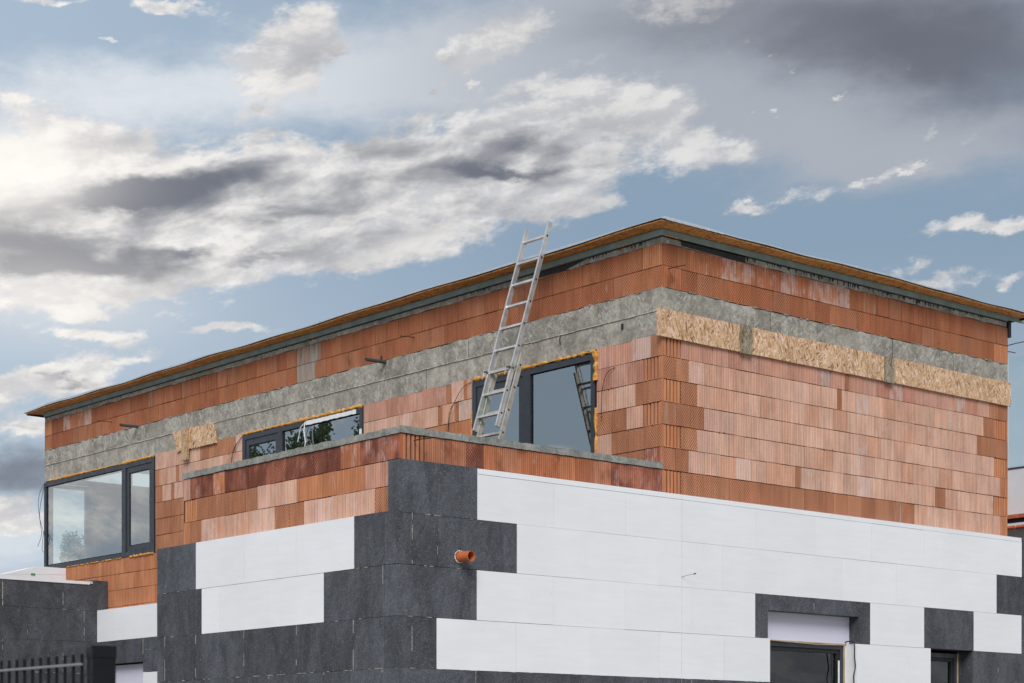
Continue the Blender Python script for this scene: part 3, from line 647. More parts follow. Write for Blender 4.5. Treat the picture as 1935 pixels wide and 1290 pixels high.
def film(axis, u0, u1, f, amp, seed):
    rr = random.Random(seed); n = int((u1 - u0) / .12); prev = None
    for i in range(n + 1):
        u = u0 + (u1 - u0) * i / n
        h = amp * (.60 + .55 * math.sin(u * 1.1 + seed) * math.sin(u * .43 + 2 * seed)) + rr.uniform(-.0015, .0015)
        z = f(u) + .0245; o = OV + .010 + .006 * math.sin(u * 4 + seed)
        cur = (u, z, z + max(h, .004), o)
        if prev:
            if axis == 'y': p = [(prev[0], -prev[3], prev[1]), (cur[0], -cur[3], cur[1]), (cur[0], -OV + .08, cur[1]), (prev[0], -OV + .08, prev[1])]; q = [(prev[0], -prev[3], prev[2]), (cur[0], -cur[3], cur[2]), (cur[0], -OV + .08, cur[2]), (prev[0], -OV + .08, prev[2])]
            else: p = [(-cur[3], cur[0], cur[1]), (-prev[3], prev[0], prev[1]), (-OV + .08, prev[0], prev[1]), (-OV + .08, cur[0], cur[1])]; q = [(-cur[3], cur[0], cur[2]), (-prev[3], prev[0], prev[2]), (-OV + .08, prev[0], prev[2]), (-OV + .08, cur[0], cur[2])]
            mb_.hexa(p + q)
        prev = cur
film('y', -OV, XR + OV, fx_, .020, 1.3); film('x', -OV, YB + OV + .1, fy_, .030, 2.4)
# the lifted, curled flap next to the corner
for i in range(8):
    a, b = .05 - OV + i * .11, .05 - OV + (i + 1) * .11
    ha, hb = .034 * math.cos(i / 8 * 1.1), .034 * math.cos((i + 1) / 8 * 1.1)
    mb_.hexa([(a, -OV - .03, 7.452), (b, -OV - .03, 7.448), (b, -OV + .02, 7.466), (a, -OV + .02, 7.466), (a, -OV - .028, 7.452 + ha), (b, -OV - .028, 7.448 + hb), (b, -OV + .02, 7.47 + hb), (a, -OV + .02, 7.47 + ha)])
mb_.build('roof_membrane', M['membrane'], rf)
ts = MB()
ts.box(-.03, XR - .03, -.032, .02, 7.362, 7.4275); ts.box(-.033, .0195, .021, YB - .02, 7.360, 7.4275)
for i in range(5): ts.box(.9 + i * 1.25, .9 + i * 1.25 + 1.24, -.036, -.0325, 7.375 + random.uniform(-.004, .004), 7.426)
for i in range(11): ts.box(-.037, -.0335, .5 + i * 1.25, .5 + i * 1.25 + 1.24, 7.372 + random.uniform(-.006, .006), 7.4265)
ts.build('insulation_strip', M['teal'], rf)
bk = MB()
bk.box(-.008, XR - .01, -.010, .02, 7.348, 7.3615); bk.box(-.010, .0, .0, YB - .01, 7.346, 7.3595)
def drips(axis, u0, u1, n, mx):
    for i in range(n):
        u = random.uniform(u0, u1); wd = random.uniform(.006, .035); h = random.uniform(.01, mx)
        z = 7.352
        if axis == 'y': bk.prism([(u, -.009, z), (u + wd, -.009, z), (u + wd * .7, -.009, z - h), (u + wd * .4, -.009, z - h * 1.15)][::-1], (0, .004, 0))
        else: bk.prism([(-.009, u, z), (-.009, u + wd, z), (-.009, u + wd * .7, z - h), (-.009, u + wd * .4, z - h * 1.15)], (.004, 0, 0))
drips('y', 1.3, 5.0, 75, .055); drips('y', 5.0, 6.3, 20, .03); drips('x', .2, 3.2, 40, .04); drips('x', 3.2, 14.4, 50, .02)
bk.prism([(.28, -.010, 7.36), (1.33, -.010, 7.36), (1.33, -.010, 7.288), (1.1, -.010, 7.285), (.7, -.010, 7.292), (.30, -.010, 7.30)][::-1], (0, .005, 0))
bk.prism([(-.0105, 1.15, 7.36), (-.0105, 2.15, 7.36), (-.0105, 2.1, 7.288), (-.0105, 1.6, 7.285), (-.0105, 1.3, 7.33)], (.005, 0, 0))
bk.build('bitumen_seal', M['black'], rf)
for i in range(14):
    fm = MB()
    u = random.uniform(.0, 1.0) if i < 6 else random.uniform(.0, 14)
    if i < 6: fm.tube([(u * .45, -.034, 7.362), (u * .45 + .05, -.036, 7.36)], [.008, .005], 6)
    else: fm.tube([(-.036, u, 7.362), (-.037, u + random.uniform(.05, .3), 7.361)], [.004, .006], 6)
    fm.build('foam_bead', M['foam'], rf)

# ---- windows
def frame_ring(mb, axis, p0, p1, u0, u1, z0, z1, w, **k):
    B = (lambda a, b, c, d: mb.box(p0, p1, a, b, c, d, **k)) if axis == 'x' else (lambda a, b, c, d: mb.box(a, b, p0, p1, c, d, **k))
    B(u0, u1, z1 - w, z1); B(u0, u1, z0, z0 + w); B(u0, u0 + w, z0 + w, z1 - w); B(u1 - w, u1, z0 + w, z1 - w)
def foam_run(mb, axis, plane, u0, u1, z, r, vertical=False, z1=None):
    n = int(((z1 - z) if vertical else (u1 - u0)) / .05); pts = []; rs = []
    for i in range(n + 1):
        t = i / n
        if vertical: p = (plane - random.uniform(0, .006), u0 + random.uniform(-.004, .004), z + (z1 - z) * t)
        else: p = (plane - random.uniform(0, .006), u0 + (u1 - u0) * t, z + random.uniform(-.004, .004))
        pts.append(p); rs.append(r * random.choice((.35, .8, 1.0, 1.15, 1.4)) * random.uniform(.8, 1.2))
    mb.tube(pts, rs, 7)
def window_l(y0, y1, z0, z1, mull, sash, label, foam_top, side_foam=()):
    f = MB(); fr = .07
    frame_ring(f, 'x', -.012, .06, y0, y1, z0, z1, fr)
    f.box(-.016, .06, mull[0], mull[1], z0 + fr, z1 - fr)
    wn = f.build('window', M['frame'], house, bevel=.004, label=label)
    g = MB(); g.box(.004, .05, y0 + .071, y1 - .071, z0 + .071, z1 - .071)   # gasket zone behind the sash
    s = MB(); sw = .085
    frame_ring(s, 'x', .0, .055, sash[0] + .004, sash[1] - .004, z0 + fr + .004, z1 - fr - .004, sw)
    s.build('sash', M['frame'], wn, bevel=.004)
    gk = MB()
    frame_ring(gk, 'x', .012, .05, sash[0] + sw + .005, sash[1] - sw - .005, z0 + fr + sw + .005, z1 - fr - sw - .005, .014)
    fixed = (mull[1], y1 - fr) if sash[0] < mull[0] else (y0 + fr, mull[0])
    frame_ring(gk, 'x', .012, .05, fixed[0] + .001, fixed[1] - .001, z0 + fr + .001, z1 - fr - .001, .013)
    gk.build('gasket', M['frame_dark'], wn)
    p = MB(); p.face([(.016, sash[0] + sw, z0 + fr + sw), (.016, sash[0] + sw, z1 - fr - sw), (.016, sash[1] - sw, z1 - fr - sw), (.016, sash[1] - sw, z0 + fr + sw)])
    p.build('pane', M['glass'], wn)
    p = MB(); p.face([(.012, fixed[0], z0 + fr), (.012, fixed[0], z1 - fr), (.012, fixed[1], z1 - fr), (.012, fixed[1], z0 + fr)])
    p.build('pane', M['glass'], wn)
    for a, b, z, r in foam_top:
        fo = MB(); foam_run(fo, 'x', -.006, a, b, z, r); fo.build('foam_seal', M['foam'], wn)
    for y, a, b, r in side_foam:
        fo = MB(); foam_run(fo, 'x', -.008, y, y, a, r, True, b); fo.build('foam_seal', M['foam'], wn)
    return wn
wa = window_l(10.985, 14.628, 4.80, 6.262, (11.86, 11.98), (11.055, 11.86), 'large corner window under the far end of the roof, tree and sky showing in it',
         [(11.0, 11.95, 6.278, .018), (11.9, 13.2, 6.276, .011), (13.1, 14.4, 6.278, .015), (11.0, 11.75, 4.792, .018), (12.0, 13.8, 4.794, .009)])
wb = window_l(5.56, 8.485, 4.86, 6.262, (7.46, 7.555), (7.555, 8.415), 'low ribbon window half hidden behind the parapet, white tape on its top rail',
         [(5.58, 7.05, 6.280, .022), (7.0, 8.47, 6.279, .016)], [(8.495, 5.6, 5.95, .014)])
wc = window_l(1.07, 3.275, 4.34, 6.245, (2.19, 2.32), (2.32, 3.205), 'terrace window behind the ladder, edged with orange foam',
         [(1.07, 3.27, 6.268, .021)], [(1.05, 5.93, 6.25, .034), (1.052, 5.0, 5.62, .016), (3.284, 5.0, 5.9, .010)])
# corner return of the big window
cr_ = MB(); frame_ring(cr_, 'y', YB - .05, YB + .012, .062, .80, 4.80, 6.262, .065)
cr_.build('corner_frame', M['frame'], wa, bevel=.003)
p = MB(); p.face([(.12, YB - .02, 4.87), (.74, YB - .02, 4.87), (.74, YB - .02, 6.20), (.12, YB - .02, 6.20)]); p.build('pane', M['glass_clear'], wa)
# roll of quilted tape and loose ends on the ribbon window
tp = MB()
for i in range(15):
    a = 5.70 + i * .078; tp.box(-.0205, -.013, a + .001, a + .076, 6.195 + random.uniform(-.003, .003), 6.252 - random.uniform(0, .004))
tp.build('white_tape', M['tape'], wb); tp = MB(); tp.box(-.0205, -.013, 5.575, 5.62, 5.55, 5.98); tp.build('tape_piece', M['tape'], wb); tp = MB()
tp.tube([(-.03, 6.90, 6.22), (-.05, 6.95, 6.17), (-.045, 7.0, 6.05), (-.05, 7.02, 5.98)], .006, 5); tp.build('tape_end', M['tape'], wb); tp = MB()
tp.tube([(-.03, 6.87, 6.235), (-.055, 6.86, 6.12), (-.05, 6.83, 5.95), (-.045, 6.87, 5.84), (-.05, 6.90, 5.77)], .007, 5)
tp.build('tape_end', M['tape'], wb)

# windows in the foam-clad wall below
def window_r(x0, x1, z1, label):
    f = MB(); frame_ring(f, 'y', -.05, .03, x0, x1, .9, z1, .055); wn = f.build('window', M['frame'], house, bevel=.004, label=label)
    s = MB(); frame_ring(s, 'y', -.035, .03, x0 + .058, x1 - .058, .958, z1 - .058, .045); s.build('sash', M['frame_dark'], wn, bevel=.003)
    p = MB(); p.face([(x0 + .1, -.01, 1.0), (x1 - .1, -.01, 1.0), (x1 - .1, -.01, z1 - .1), (x0 + .1, -.01, z1 - .1)]); p.build('pane', M['glass_clear'], wn)
    return wn
wd = window_r(1.50, 2.995, 2.985, 'dark ground-floor window below the lilac roller-blind box')
we = window_r(4.47, 5.22, 2.96, 'narrow dark ground-floor window under a square grey foam board')
b = MB(); b.box(2.905, 2.93, -.052, -.045, 1.0, 2.80); b.build('tape', M['tape'], wd)
b = MB(); b.box(1.50, 3.05, -.062, -.052, 2.988, 2.998); b.box(2.996, 3.02, -.06, -.02, .9, 2.985); b.tube([(1.55, -.07, 2.995), (2.0, -.075, 2.985), (2.5, -.07, 2.975), (2.98, -.07, 2.985)], .006, 5); b.build('packing_strip', M['wood'], wd)
b = MB(); b.box(5.222, 5.236, -.06, -.02, .9, 2.96); b.build('packing_strip', M['wood'], we)
b = MB(); b.box(1.50, 1.655, -.052, .0, 3.0, 3.325, fx=(1, 0, 0)); b.box(1.659, 3.103, -.054, .0, 3.0, 3.325, fx=(.5, 0, 0))
b.build('roller_blind_box', M['eps_lilac'], wd)
b = MB(); b.box(1.5, 2.2, -.06, -.02, 3.3255, 3.335); b.build('timber_batten', M['wood'], wd)
b = MB(); b.box(3.04, 3.052, -.198, .0, .9, 2.998); b.box(3.024, 3.039, -.05, .0, .9, 2.998); b.build('reveal_lining', M['eps_white'], wd)
b = MB(); b.box(5.337, 5.35, -.198, .0, .9, 2.985); b.box(5.24, 5.336, -.04, .0, .9, 2.985); b.build('reveal_lining', M['eps_grey'], we)

# ---- insulation boards
def board(mat, x0, x1, y0, y1, z0, z1, tag=None):
    m = MB(); g = random.choice((.0008, .0014, .0022))
    if x1 - x0 > y1 - y0: m.box(x0 + g, x1 - g, y0, y1, z0 + g, z1 - g, fx=(random.random(), 0, 0))
    else: m.box(x0, x1, y0 + g, y1 - g, z0 + g, z1 - g, fx=(random.random(), 0, 0))
    nm = 'white_foam_board' if mat == 'eps_white' else 'graphite_foam_board'
    return m.build(nm, M[mat], house, bevel=.0015)
T = .20; XI = XL - T
def rowR(z0, z1, items):
    for mt, a, b in items:
        d = random.uniform(-.0012, .0030)
        board('eps_white' if mt == 'w' else 'eps_grey', a, b, -T - d, -.003, z0, z1)
rowR(4.0, 4.455, [('w', -2.782, -1.763), ('w', -1.763, -.741), ('w', -.741, .126), ('w', .126, 1.292), ('w', 1.292, 2.319), ('w', 2.319, 3.342), ('w', 3.342, 4.363), ('w', 4.363, 5.384), ('w', 5.384, 6.311), ('w', 6.311, 6.40)])
rowR(4.455, 4.512, [('w', -2.782, -.5), ('w', -.5, 2.6), ('w', 2.6, 6.40)])
rowR(4.0, 4.515, [('g', XI + .045, -2.782), ('g', 6.43, 7.2)])
rowR(3.5, 4.0, [('g', XI, -3.596), ('g', -3.596, -3.284), ('g', -3.284, -2.263), ('w', -2.263, -1.295), ('w', -1.295, -.274), ('w', -.274, .744), ('w', .744, 1.77), ('w', 1.77, 2.792), ('w', 2.792, 3.808), ('w', 3.808, 5.851), ('g', 5.851, 6.86), ('g', 6.86, 7.2)])
rowR(3.0, 3.5, [('g', XI, -2.789), ('w', -2.789, -1.772), ('w', -1.772, -.761), ('w', -.761, .266), ('w', .266, 1.283), ('w', 3.315, 4.353), ('w', 5.367, 6.395), ('g', 6.396, 7.2)])
# boards cut round the roller-blind box, and the one over the narrow window
def cut(poly, label=None):
    m = MB(); m.prism([(x, -T - .0005, z) for x, z in poly][::-1] if False else [(x, -T - .0005, z) for x, z in poly], (0, T - .004, 0), fx=(random.random() * .6 + .4, 0, 0))
    return m.build('graphite_foam_board', M['eps_grey'], house)
cut([(1.285, 3.002), (1.496, 3.002), (1.496, 3.322), (2.29, 3.322), (2.29, 3.498), (1.285, 3.498)])
cut([(2.293, 3.322), (3.105, 3.322), (3.105, 3.002), (3.313, 3.002), (3.313, 3.498), (2.293, 3.498)])
cut([(4.355, 2.999), (4.355, 3.498), (5.365, 3.498), (5.365, 3.002)][::-1])
rowR(2.5, 3.0, [('g', XI, -3.599), ('g', -3.599, -3.297), ('w', -3.297, -2.279), ('w', -2.279, -1.262), ('w', -1.262, -.243), ('w', -.243, .771), ('w', .771, 1.534), ('w', 3.056, 4.068), ('w', 4.068, 4.489), ('g', 5.352, 5.885), ('g', 5.885, 7.2)])
rowR(2.0, 2.5, [('g', XI, -2.802), ('g', -2.802, -1.78), ('g', -1.78, -.761), ('g', -.761, .258), ('g', .258, 1.27), ('g', 1.27, 1.534), ('g', 3.056, 4.489), ('g', 5.352, 7.2)])
rowR(1.0, 2.0, [('g', XI, -1.5), ('g', -1.5, 1.534), ('g', 3.056, 4.489), ('g', 5.352, 7.2)]); rowR(0.0, 1.0, [('g', XI, 1.0), ('g', 1.0, 7.2)])
def rowL(z0, z1, items):
    for mt, a, b in items:
        d = random.uniform(-.0012, .0012)
        board('eps_white' if mt == 'w' else 'eps_grey', XI - d, XL - .003, a, b, z0, z1)
TE = 4.335
rowL(3.5, 4.02, [('g', -T + .2, .497), ('w', .497, 1.501), ('w', 1.501, 2.498), ('w', 2.498, 3.489), ('g', 3.489, 4.143), ('g', 4.143, TE)])
rowL(3.0, 3.5, [('g', 0.0, .02), ('g', .02, 1.02), ('w', 1.02, 2.014), ('w', 2.014, 3.005), ('w', 3.005, 3.366), ('g', 3.366, TE)])
rowL(2.5, 3.0, [('g', 0.0, .511), ('g', .511, 1.511), ('g', 1.511, 2.505), ('g', 2.505, 3.495), ('g', 3.495, 4.161), ('g', 4.161, TE)])
rowL(2.0, 2.5, [('g', 0.0, .033), ('g', .033, 1.018), ('g', 1.018, 2.024), ('g', 2.024, 3.378), ('g', 3.378, TE)])
rowL(0.0, 2.0, [('g', 0.0, 2.0), ('g', 2.0, TE)])
board('eps_grey', XL, -.21, TY + .003, TE, 0, 4.02)
# lower part of the long wall beyond the terrace block
for z0, z1, its in ((3.48, 3.985, [('w', TE + .2, 7.3), ('w', 7.3, 9.1), ('w', 9.1, TE + 6.3), ('w', TE + 6.3, 11.88), ('w', 11.88, 12.435)]), (3.12, 3.48, [('g', 10.99, 12.435)]), (3.30, 3.48, [('g', 10.2, 10.985)]), (2.96, 3.295, [('g', 10.2, 10.985)]), (2.5, 2.955, [('w', 10.2, 10.985)])):
    for mt, a, b in its: board('eps_white' if mt == 'w' else 'eps_grey', -T, -.003, a, b, z0, z1)
b = MB(); b.box(-.09, -.02, 10.99, 12.43, 2.5, 3.10); b.build('roller_blind_box', M['eps_lilac'], house)
b = MB(); b.box(-.2, -.001, 4.4, 10.19, 2.41, 3.478); b.build('graphite_foam_board', M['eps_grey'], house)
b = MB(); b.box(-.2, 0, 4.4, 12.43, 0, 2.4); b.build('lower_wall', M['eps_grey'], house)

# pale beads of foam and stray polystyrene crumbs in the dark joints
sm = MB()
def seam(p, q, nrm, frac, wd=.004, yellow=.1):
    p, q, nrm = Vector(p), Vector(q), Vector(nrm); ln = (q - p).length; d = (q - p).normalized(); s = d.cross(nrm)
    t = 0; frac *= .62; on = random.random() < frac
    while t < ln:
        l = random.uniform(.02, .30) * (frac if on else 1 - frac) * 1.6 + .01
        if on:
            k = max(1, int(l / .03)); e = min(t + l, ln)
            for i in range(k):
                a, b = p + d * (t + (e - t) * i / k), p + d * (t + (e - t) * (i + 1) / k)
                w1, w2 = wd * random.uniform(.15, 1.0), wd * random.uniform(.15, 1.0)
                o = nrm * .0022
                pts = [a - s * w1 / 2 + o, b - s * w2 / 2 + o, b + s * w2 / 2 + o, a + s * w1 / 2 + o]
                sm.prism(pts, -nrm * .004, m=1 if random.random() < yellow else 0)
        t += l; on = not on
NR, NL = (0, -1, 0), (-1, 0, 0)
yR, xL = -T, XI
for x, z0, z1, fr in ((-3.596, 3.5, 4.0, .85), (-3.284, 3.5, 4.0, .35), (-3.599, 2.55, 3.0, .9), (2.2915, 3.33, 3.5, .5), (5.885, 2.5, 3.0, .6), (-2.802, 2.2, 2.5, .6), (-.761, 2.2, 2.5, .7), (.258, 2.2, 2.5, .8)): seam((x, yR, z1), (x, yR, z0), NR, fr)
for z, a, b, fr in ((4.0, XI + .02, -2.8, .30), (3.5, XI, -2.9, .25), (3.0, XI, -3.3, .45), (2.5, XI, 1.5, .28), (3.5, 1.3, 3.3, .12)): seam((a, yR, z), (b, yR, z), NR, fr, .005)
for y, z0, z1, fr in ((4.161, 2.5, 3.0, .85), (3.495, 2.5, 3.0, .55), (2.505, 2.5, 3.0, .45), (1.511, 2.5, 3.0, .35), (.511, 2.5, 3.0, .85), (4.143, 3.5, 4.0, .1), (.02, 3.2, 3.5, .6), (2.024, 2.2, 2.5, .4), (1.018, 2.2, 2.5, .5), (.033, 2.2, 2.5, .7)): seam((xL, y, z1), (xL, y, z0), NL, fr)
for z, a, b, fr in ((3.5, 0, .49, .45), (3.5, 3.5, TE, .3), (3.0, 0, 1.0, .35), (3.0, 3.4, TE, .25), (2.5, 0, 2.4, .62), (2.5, 2.4, TE, .25)): seam((xL, a, z), (xL, b, z), NL, fr, .005, .3)
seam((-T, 10.988, 3.48), (-T, 10.988, 3.12), NL, .8); seam((-T, 10.2, 3.298), (-T, 10.985, 3.298), NL, .9)
for i in range(60):      # crumbs
    if random.random() < .5: c = Vector((random.uniform(XI, -2.3), yR - .002, random.uniform(2.2, 4.4)))
    else: c = Vector((xL - .002, random.uniform(0, TE), random.uniform(2.2, 3.9)))
    r = random.uniform(.001, .0022); sm.box(c.x - r, c.x + r, c.y - r, c.y + r, c.z - r, c.z + r)
sm.build('joint_foam', [M['seam_white'], M['seam_yellow']], house)
# the thin dark gaps behind the white boards
gp = MB(); gp.box(XL + .02, 1.49, -T + .004, -.01, 2.02, 3.99)
jl = MB()
def gap(x0, x1, z0, z1): jl.box(x0, x1, -T + .0018, -T + .02, z0, z1)

# ---- boards, battens
def irregular(poly, axis, plane, th, step, j):
    pts = []
    for (u0, z0), (u1, z1) in zip(poly, poly[1:] + poly[:1]):
        n = max(1, int(math.hypot(u1 - u0, z1 - z0) / step))
        for i in range(n):
            t = i / n; pts.append((u0 + (u1 - u0) * t + random.uniform(-j, j), z0 + (z1 - z0) * t + random.uniform(-j, j)))
    return [(plane, u, z) if axis == 'x' else (u, plane, z) for u, z in pts]
for a, b in ((-.095, 1.215), (1.40, 3.792), (3.962, 6.403)):
    m = MB(); m.prism(irregular([(a, 6.25), (b, 6.25), (b, 6.556), (a, 6.556)], 'y', -.032, .02, .25, .002), (0, .022, 0))
    m.build('strand_board_strip', M['osb'], house)
# overlapping backing so the strips read as one nailed-on line
m = MB(); m.box(1.2, 6.38, -.0085, -.0072, 6.262, 6.54); m.build('strand_board_backing', M['osb'], house)
for a, b, za, zb, mt in ((1.215, 1.40, 6.236, 6.562, 'osb_grey'), (3.797, 3.958, 6.236, 6.548, 'osb_grey')):
    m = MB(); m.box(a, b, -.055, -.0335 if mt else 0, za, zb); m.box(a + .01, b - .01, -.033, -.009, za + .01, zb - .01)
    m.build('batten', M[mt], house, bevel=.002)
m = MB()
m.prism(irregular([(10.382, 6.549), (10.268, 6.246), (9.154, 6.246), (9.19, 6.40), (9.273, 6.558)][::-1], 'x', -.034, .02, .05, .005)[::-1], (.022, 0, 0))
m.build('strand_board_strip', M['osb'], house, label='short broken chipboard piece nailed over the far part of the lintel')
m = MB(); m.box(-.075, -.036, 9.913, 10.066, 6.088, 6.556); m.build('batten', M['osb_batten'], house, bevel=.002, label='upright batten on the broken chipboard piece')

for a, b in ((-.05, 1.2), (1.42, 3.78), (3.98, 6.38)):
    k = 0
    while a + k * .42 < b:
        for z_ in (6.29, 6.515):
            m = MB(); x_ = a + k * .42 + random.uniform(.0, .06); m.tube([(x_, -.0325, z_), (x_, -.036, z_)], .0045, 7); m.build('screw_head', M['rust'], house)
        k += 1
# ---- pipes, rods, nails, cables
def pipe(a, b, r, mat, name='pipe', wall=.004):
    a, b = Vector(a), Vector(b); t = (b - a).normalized(); up = t.orthogonal().normalized(); bb = t.cross(up); n = 20
    m = MB(); ring = lambda p, rr: [p + (up * math.cos(x) + bb * math.sin(x)) * rr for x in [2 * math.pi * i / n for i in range(n)]]
    o0, o1, i1, i0 = ring(a, r), ring(b, r), ring(b, r - wall), ring(a, r - wall)
    for i in range(n):
        j = (i + 1) % n
        m.face([o0[i], o0[j], o1[j], o1[i]], sm=True); m.face([o1[i], o1[j], i1[j], i1[i]]); m.face([i1[i], i1[j], i0[j], i0[i]], sm=True)
    return m.build(name, M[mat], house)
pipe((.1, 5.05, 6.775), (-.30, 5.09, 6.775), .024, 'pvc_grey', 'overflow_pipe'); pipe((.1, 11.48, 6.79), (-.30, 11.52, 6.79), .022, 'pvc_grey', 'overflow_pipe')
dp = pipe((-3.012, -.12, 3.615), (-2.985, -.355, 3.612), .053, 'pvc_orange', 'drain_pipe', .005)
m = MB(); m.tube([(-3.002, -.19, 3.615), (-2.996, -.24, 3.6145)], .046, 16); m.build('bore_shade_plug', M['rust'], dp)  # dark plug added inside the pipe to stand for its inner shade
m = MB()
for i in range(16):
    a = 2 * math.pi * i / 16; m.tube([(-3.012 + .058 * math.cos(a), -.205, 3.615 + .058 * math.sin(a)), (-3.012 + .062 * math.cos(a + .4), -.206, 3.615 + .062 * math.sin(a + .4))], random.uniform(.003, .009), 6)
m.build('foam_collar', M['seam_white'], house)
def rod(a, b, r=.006, mat='rust', name='steel_rod'):
    m = MB(); a = Vector(a); b = Vector(b); mid = (a + b) / 2 + Vector((0, 0, .004)); m.tube([a, mid, b], r, 7); m.build(name, M[mat], house)
rod((.0, 4.45, 6.992), (-.25, 4.42, 6.97)); rod((.0, 12.33, 6.976), (-.25, 12.36, 6.975)); rod((.09, .0, 7.010), (.09, -.27, 7.0)); rod((-3.42, .0, 4.745), (-3.42, -.26, 4.735))
rod((.03, .0, 3.60), (.02, -.0, 3.6)); rod((.085, -.19, 3.603), (.205, -.30, 3.645), .0022, 'rust', 'nail'); 
m = MB(); m.tube([(.196, -.292, 3.642), (.214, -.308, 3.648)], .007, 6); m.build('nail_head', M['rust'], house)
rod((XR - .015, .02, 7.045), (XR + .0, -.30, 7.06)); rod((XR - .01, .02, 6.975), (XR + .20, .02, 6.985))
m = MB(); m.box(-.0045, -.001, 5.135, 5.175, 6.80, 6.87); m.build('pipe_hole', M['frame_dark'], house)
def cable(pts, r=.004, name='cable'):
    P_ = [Vector(p) for p in pts]; out = []
    for i in range(len(P_) - 1):
        p0, p1, p2, p3 = P_[max(i - 1, 0)], P_[i], P_[i + 1], P_[min(i + 2, len(P_) - 1)]
        for k in range(6):
            t = k / 6; out.append(.5 * ((2 * p1) + (p2 - p0) * t + (2 * p0 - 5 * p1 + 4 * p2 - p3) * t * t + (3 * p1 - p0 - 3 * p2 + p3) * t ** 3))
    out.append(P_[-1]); m = MB(); m.tube(out, r, 6); m.build(name, M['cable'], house)
cable([(-.01, 8.50, 6.25), (-.04, 8.62, 6.12), (-.05, 8.72, 5.9), (-.05, 8.80, 5.6), (-.04, 8.82, 5.3)])
cable([(-.01, 8.51, 6.24), (-.04, 8.66, 6.1), (-.06, 8.70, 5.9), (-.05, 8.69, 5.4)])
cable([(-.01, 3.30, 6.25), (-.04, 3.45, 6.18), (-.06, 3.62, 5.95), (-.05, 3.70, 5.7), (-.04, 3.74, 5.3)])
cable([(-.02, 3.47, 6.04), (-.06, 3.60, 6.0), (-.06, 3.68, 5.85), (-.05, 3.70, 5.5), (-.04, 3.68, 5.2)])
cable([(-.01, .74, 6.03), (-.05, .84, 5.96), (-.06, .90, 5.75), (-.04, .93, 5.45)])
cable([(-.02, 14.60, 6.25), (-.06, 14.68, 6.1), (-.08, 14.70, 5.9), (-.06, 14.67, 5.6), (-.05, 14.64, 5.4), (-.08, 14.72, 5.2)])
cable([(-.02, 14.61, 6.2), (-.05, 14.66, 5.95), (-.06, 14.69, 5.7), (-.03, 14.62, 5.45), (-.05, 14.50, 5.3)])
cable([(-.02, 14.62, 5.45), (-.05, 14.60, 5.3), (-.03, 14.66, 5.15), (-.02, 14.62, 5.1)])
cable([(3.02, -.03, 3.01), (3.03, -.10, 3.03), (3.0, -.215, 3.0), (3.0, -.22, 2.85), (3.02, -.215, 2.72), (2.99, -.215, 2.6), (3.01, -.215, 2.4), (3.0, -.21, 2.2)], .0075)
m = MB(); m.tube([(.10, -.2035, 4.505), (.101, -.204, 3.6), (.098, -.2035, 2.4), (.098, -.2035, 1.6)], .0011, 5); m.build('plumb_line', M['seam_grey'], house)
m = MB(); m.box(-.02, -.012, .6, .63, 6.44, 6.50); 
m.tube([(-.006, 1.66, 6.55), (-.03, 1.65, 6.50), (-.006, 1.66, 6.44)], .005, 6); m.build('cable_end', M['cable'], house)

# ------------------------------------------------------------------ ladder
lad = thing('ladder', 'two-section aluminium ladder standing on the terrace and leaning against the roof edge', 'ladder', (-1.36, 1.83, 4.30))
LT = Vector((-.165, 0, 7.853)); LB = Vector((-.965, 0, 5.395)); tdir = (LT - LB).normalized(); ndir = Vector((tdir.z, 0, -tdir.x))
def lp(s, n, y): # s metres along from the fly section's foot, n towards the wall
    p = LB + tdir * s + ndir * n; return Vector((p.x, y, p.z)) - Vector(lad.location)
FL = (LT - LB).length
def rail(mb, s0, s1, n0, n1, y0, y1, t=.003):
    def bx(a0, a1, n_0, n_1, ya, yb):
        c = [lp(a0, n_0, ya), lp(a0, n_1, ya), lp(a0, n_1, yb), lp(a0, n_0, yb)]; d = [lp(a1, n_0, ya), lp(a1, n_1, ya), lp(a1, n_1, yb), lp(a1, n_0, yb)]
        mb.hexa(c + d)
    bx(s0, s1, n0, n1, y0, y1)
def ladder_section(name, s0, s1, n0, yl, yr, mat, first, lab):
    f = MB(); rail(f, s0, s1, n0 + .003, n0 + .058, yl - .023, yl); rail(f, s0, s1, n0, n0 + .0028, yl - .027, yl); body = f.build(name, M[mat], lad, bevel=.002, label=lab)
    f = MB(); rail(f, s0, s1, n0 + .003, n0 + .058, yr - .023, yr); rail(f, s0, s1, n0, n0 + .0028, yr - .027, yr); f.build('side_rail', M[mat], body, bevel=.002)
    s = s0 + first
    while s < s1 - .05:
        g = MB(); c = n0 + .029
        a, b = lp(s, c, yr - .001), lp(s, c, yl - .023)
        h = .014
        q = lambda p, i, j: p + tdir * i + ndir * j
        ring = lambda p: [q(p, -h, -h), q(p, -h, h), q(p, h, h), q(p, h, -h)]
        A, B = ring(a), ring(b)
        for i in range(4): g.face([A[i], B[i], B[(i + 1) % 4], A[(i + 1) % 4]])
        g.build('rung', M[mat], body)
        s += .28
    s = s0 + first
    while s < s1 - .05:
        d = MB(); p = lp(s, n0 + .029, yr - .0255); cr = [(-.010, -.010), (-.010, .010), (.010, .010), (.010, -.010)]
        d.hexa([p + tdir * i + ndir * j - Vector((0, .001, 0)) for i, j in cr] + [p + tdir * i + ndir * j + Vector((0, .0018, 0)) for i, j in cr]); d.build('rung_socket', M['frame_dark'], body)
        s += .28
    return body
fly = ladder_section('upper_section', 0, FL, 0.0, 2.105, 1.705, 'alu', .17, 'brighter upper section reaching above the roof')
bas = ladder_section('lower_section', -1.16, .94, .062, 2.09, 1.668, 'alu_old', .27 + .0, 'dusty lower section standing on the terrace')
hk = MB()
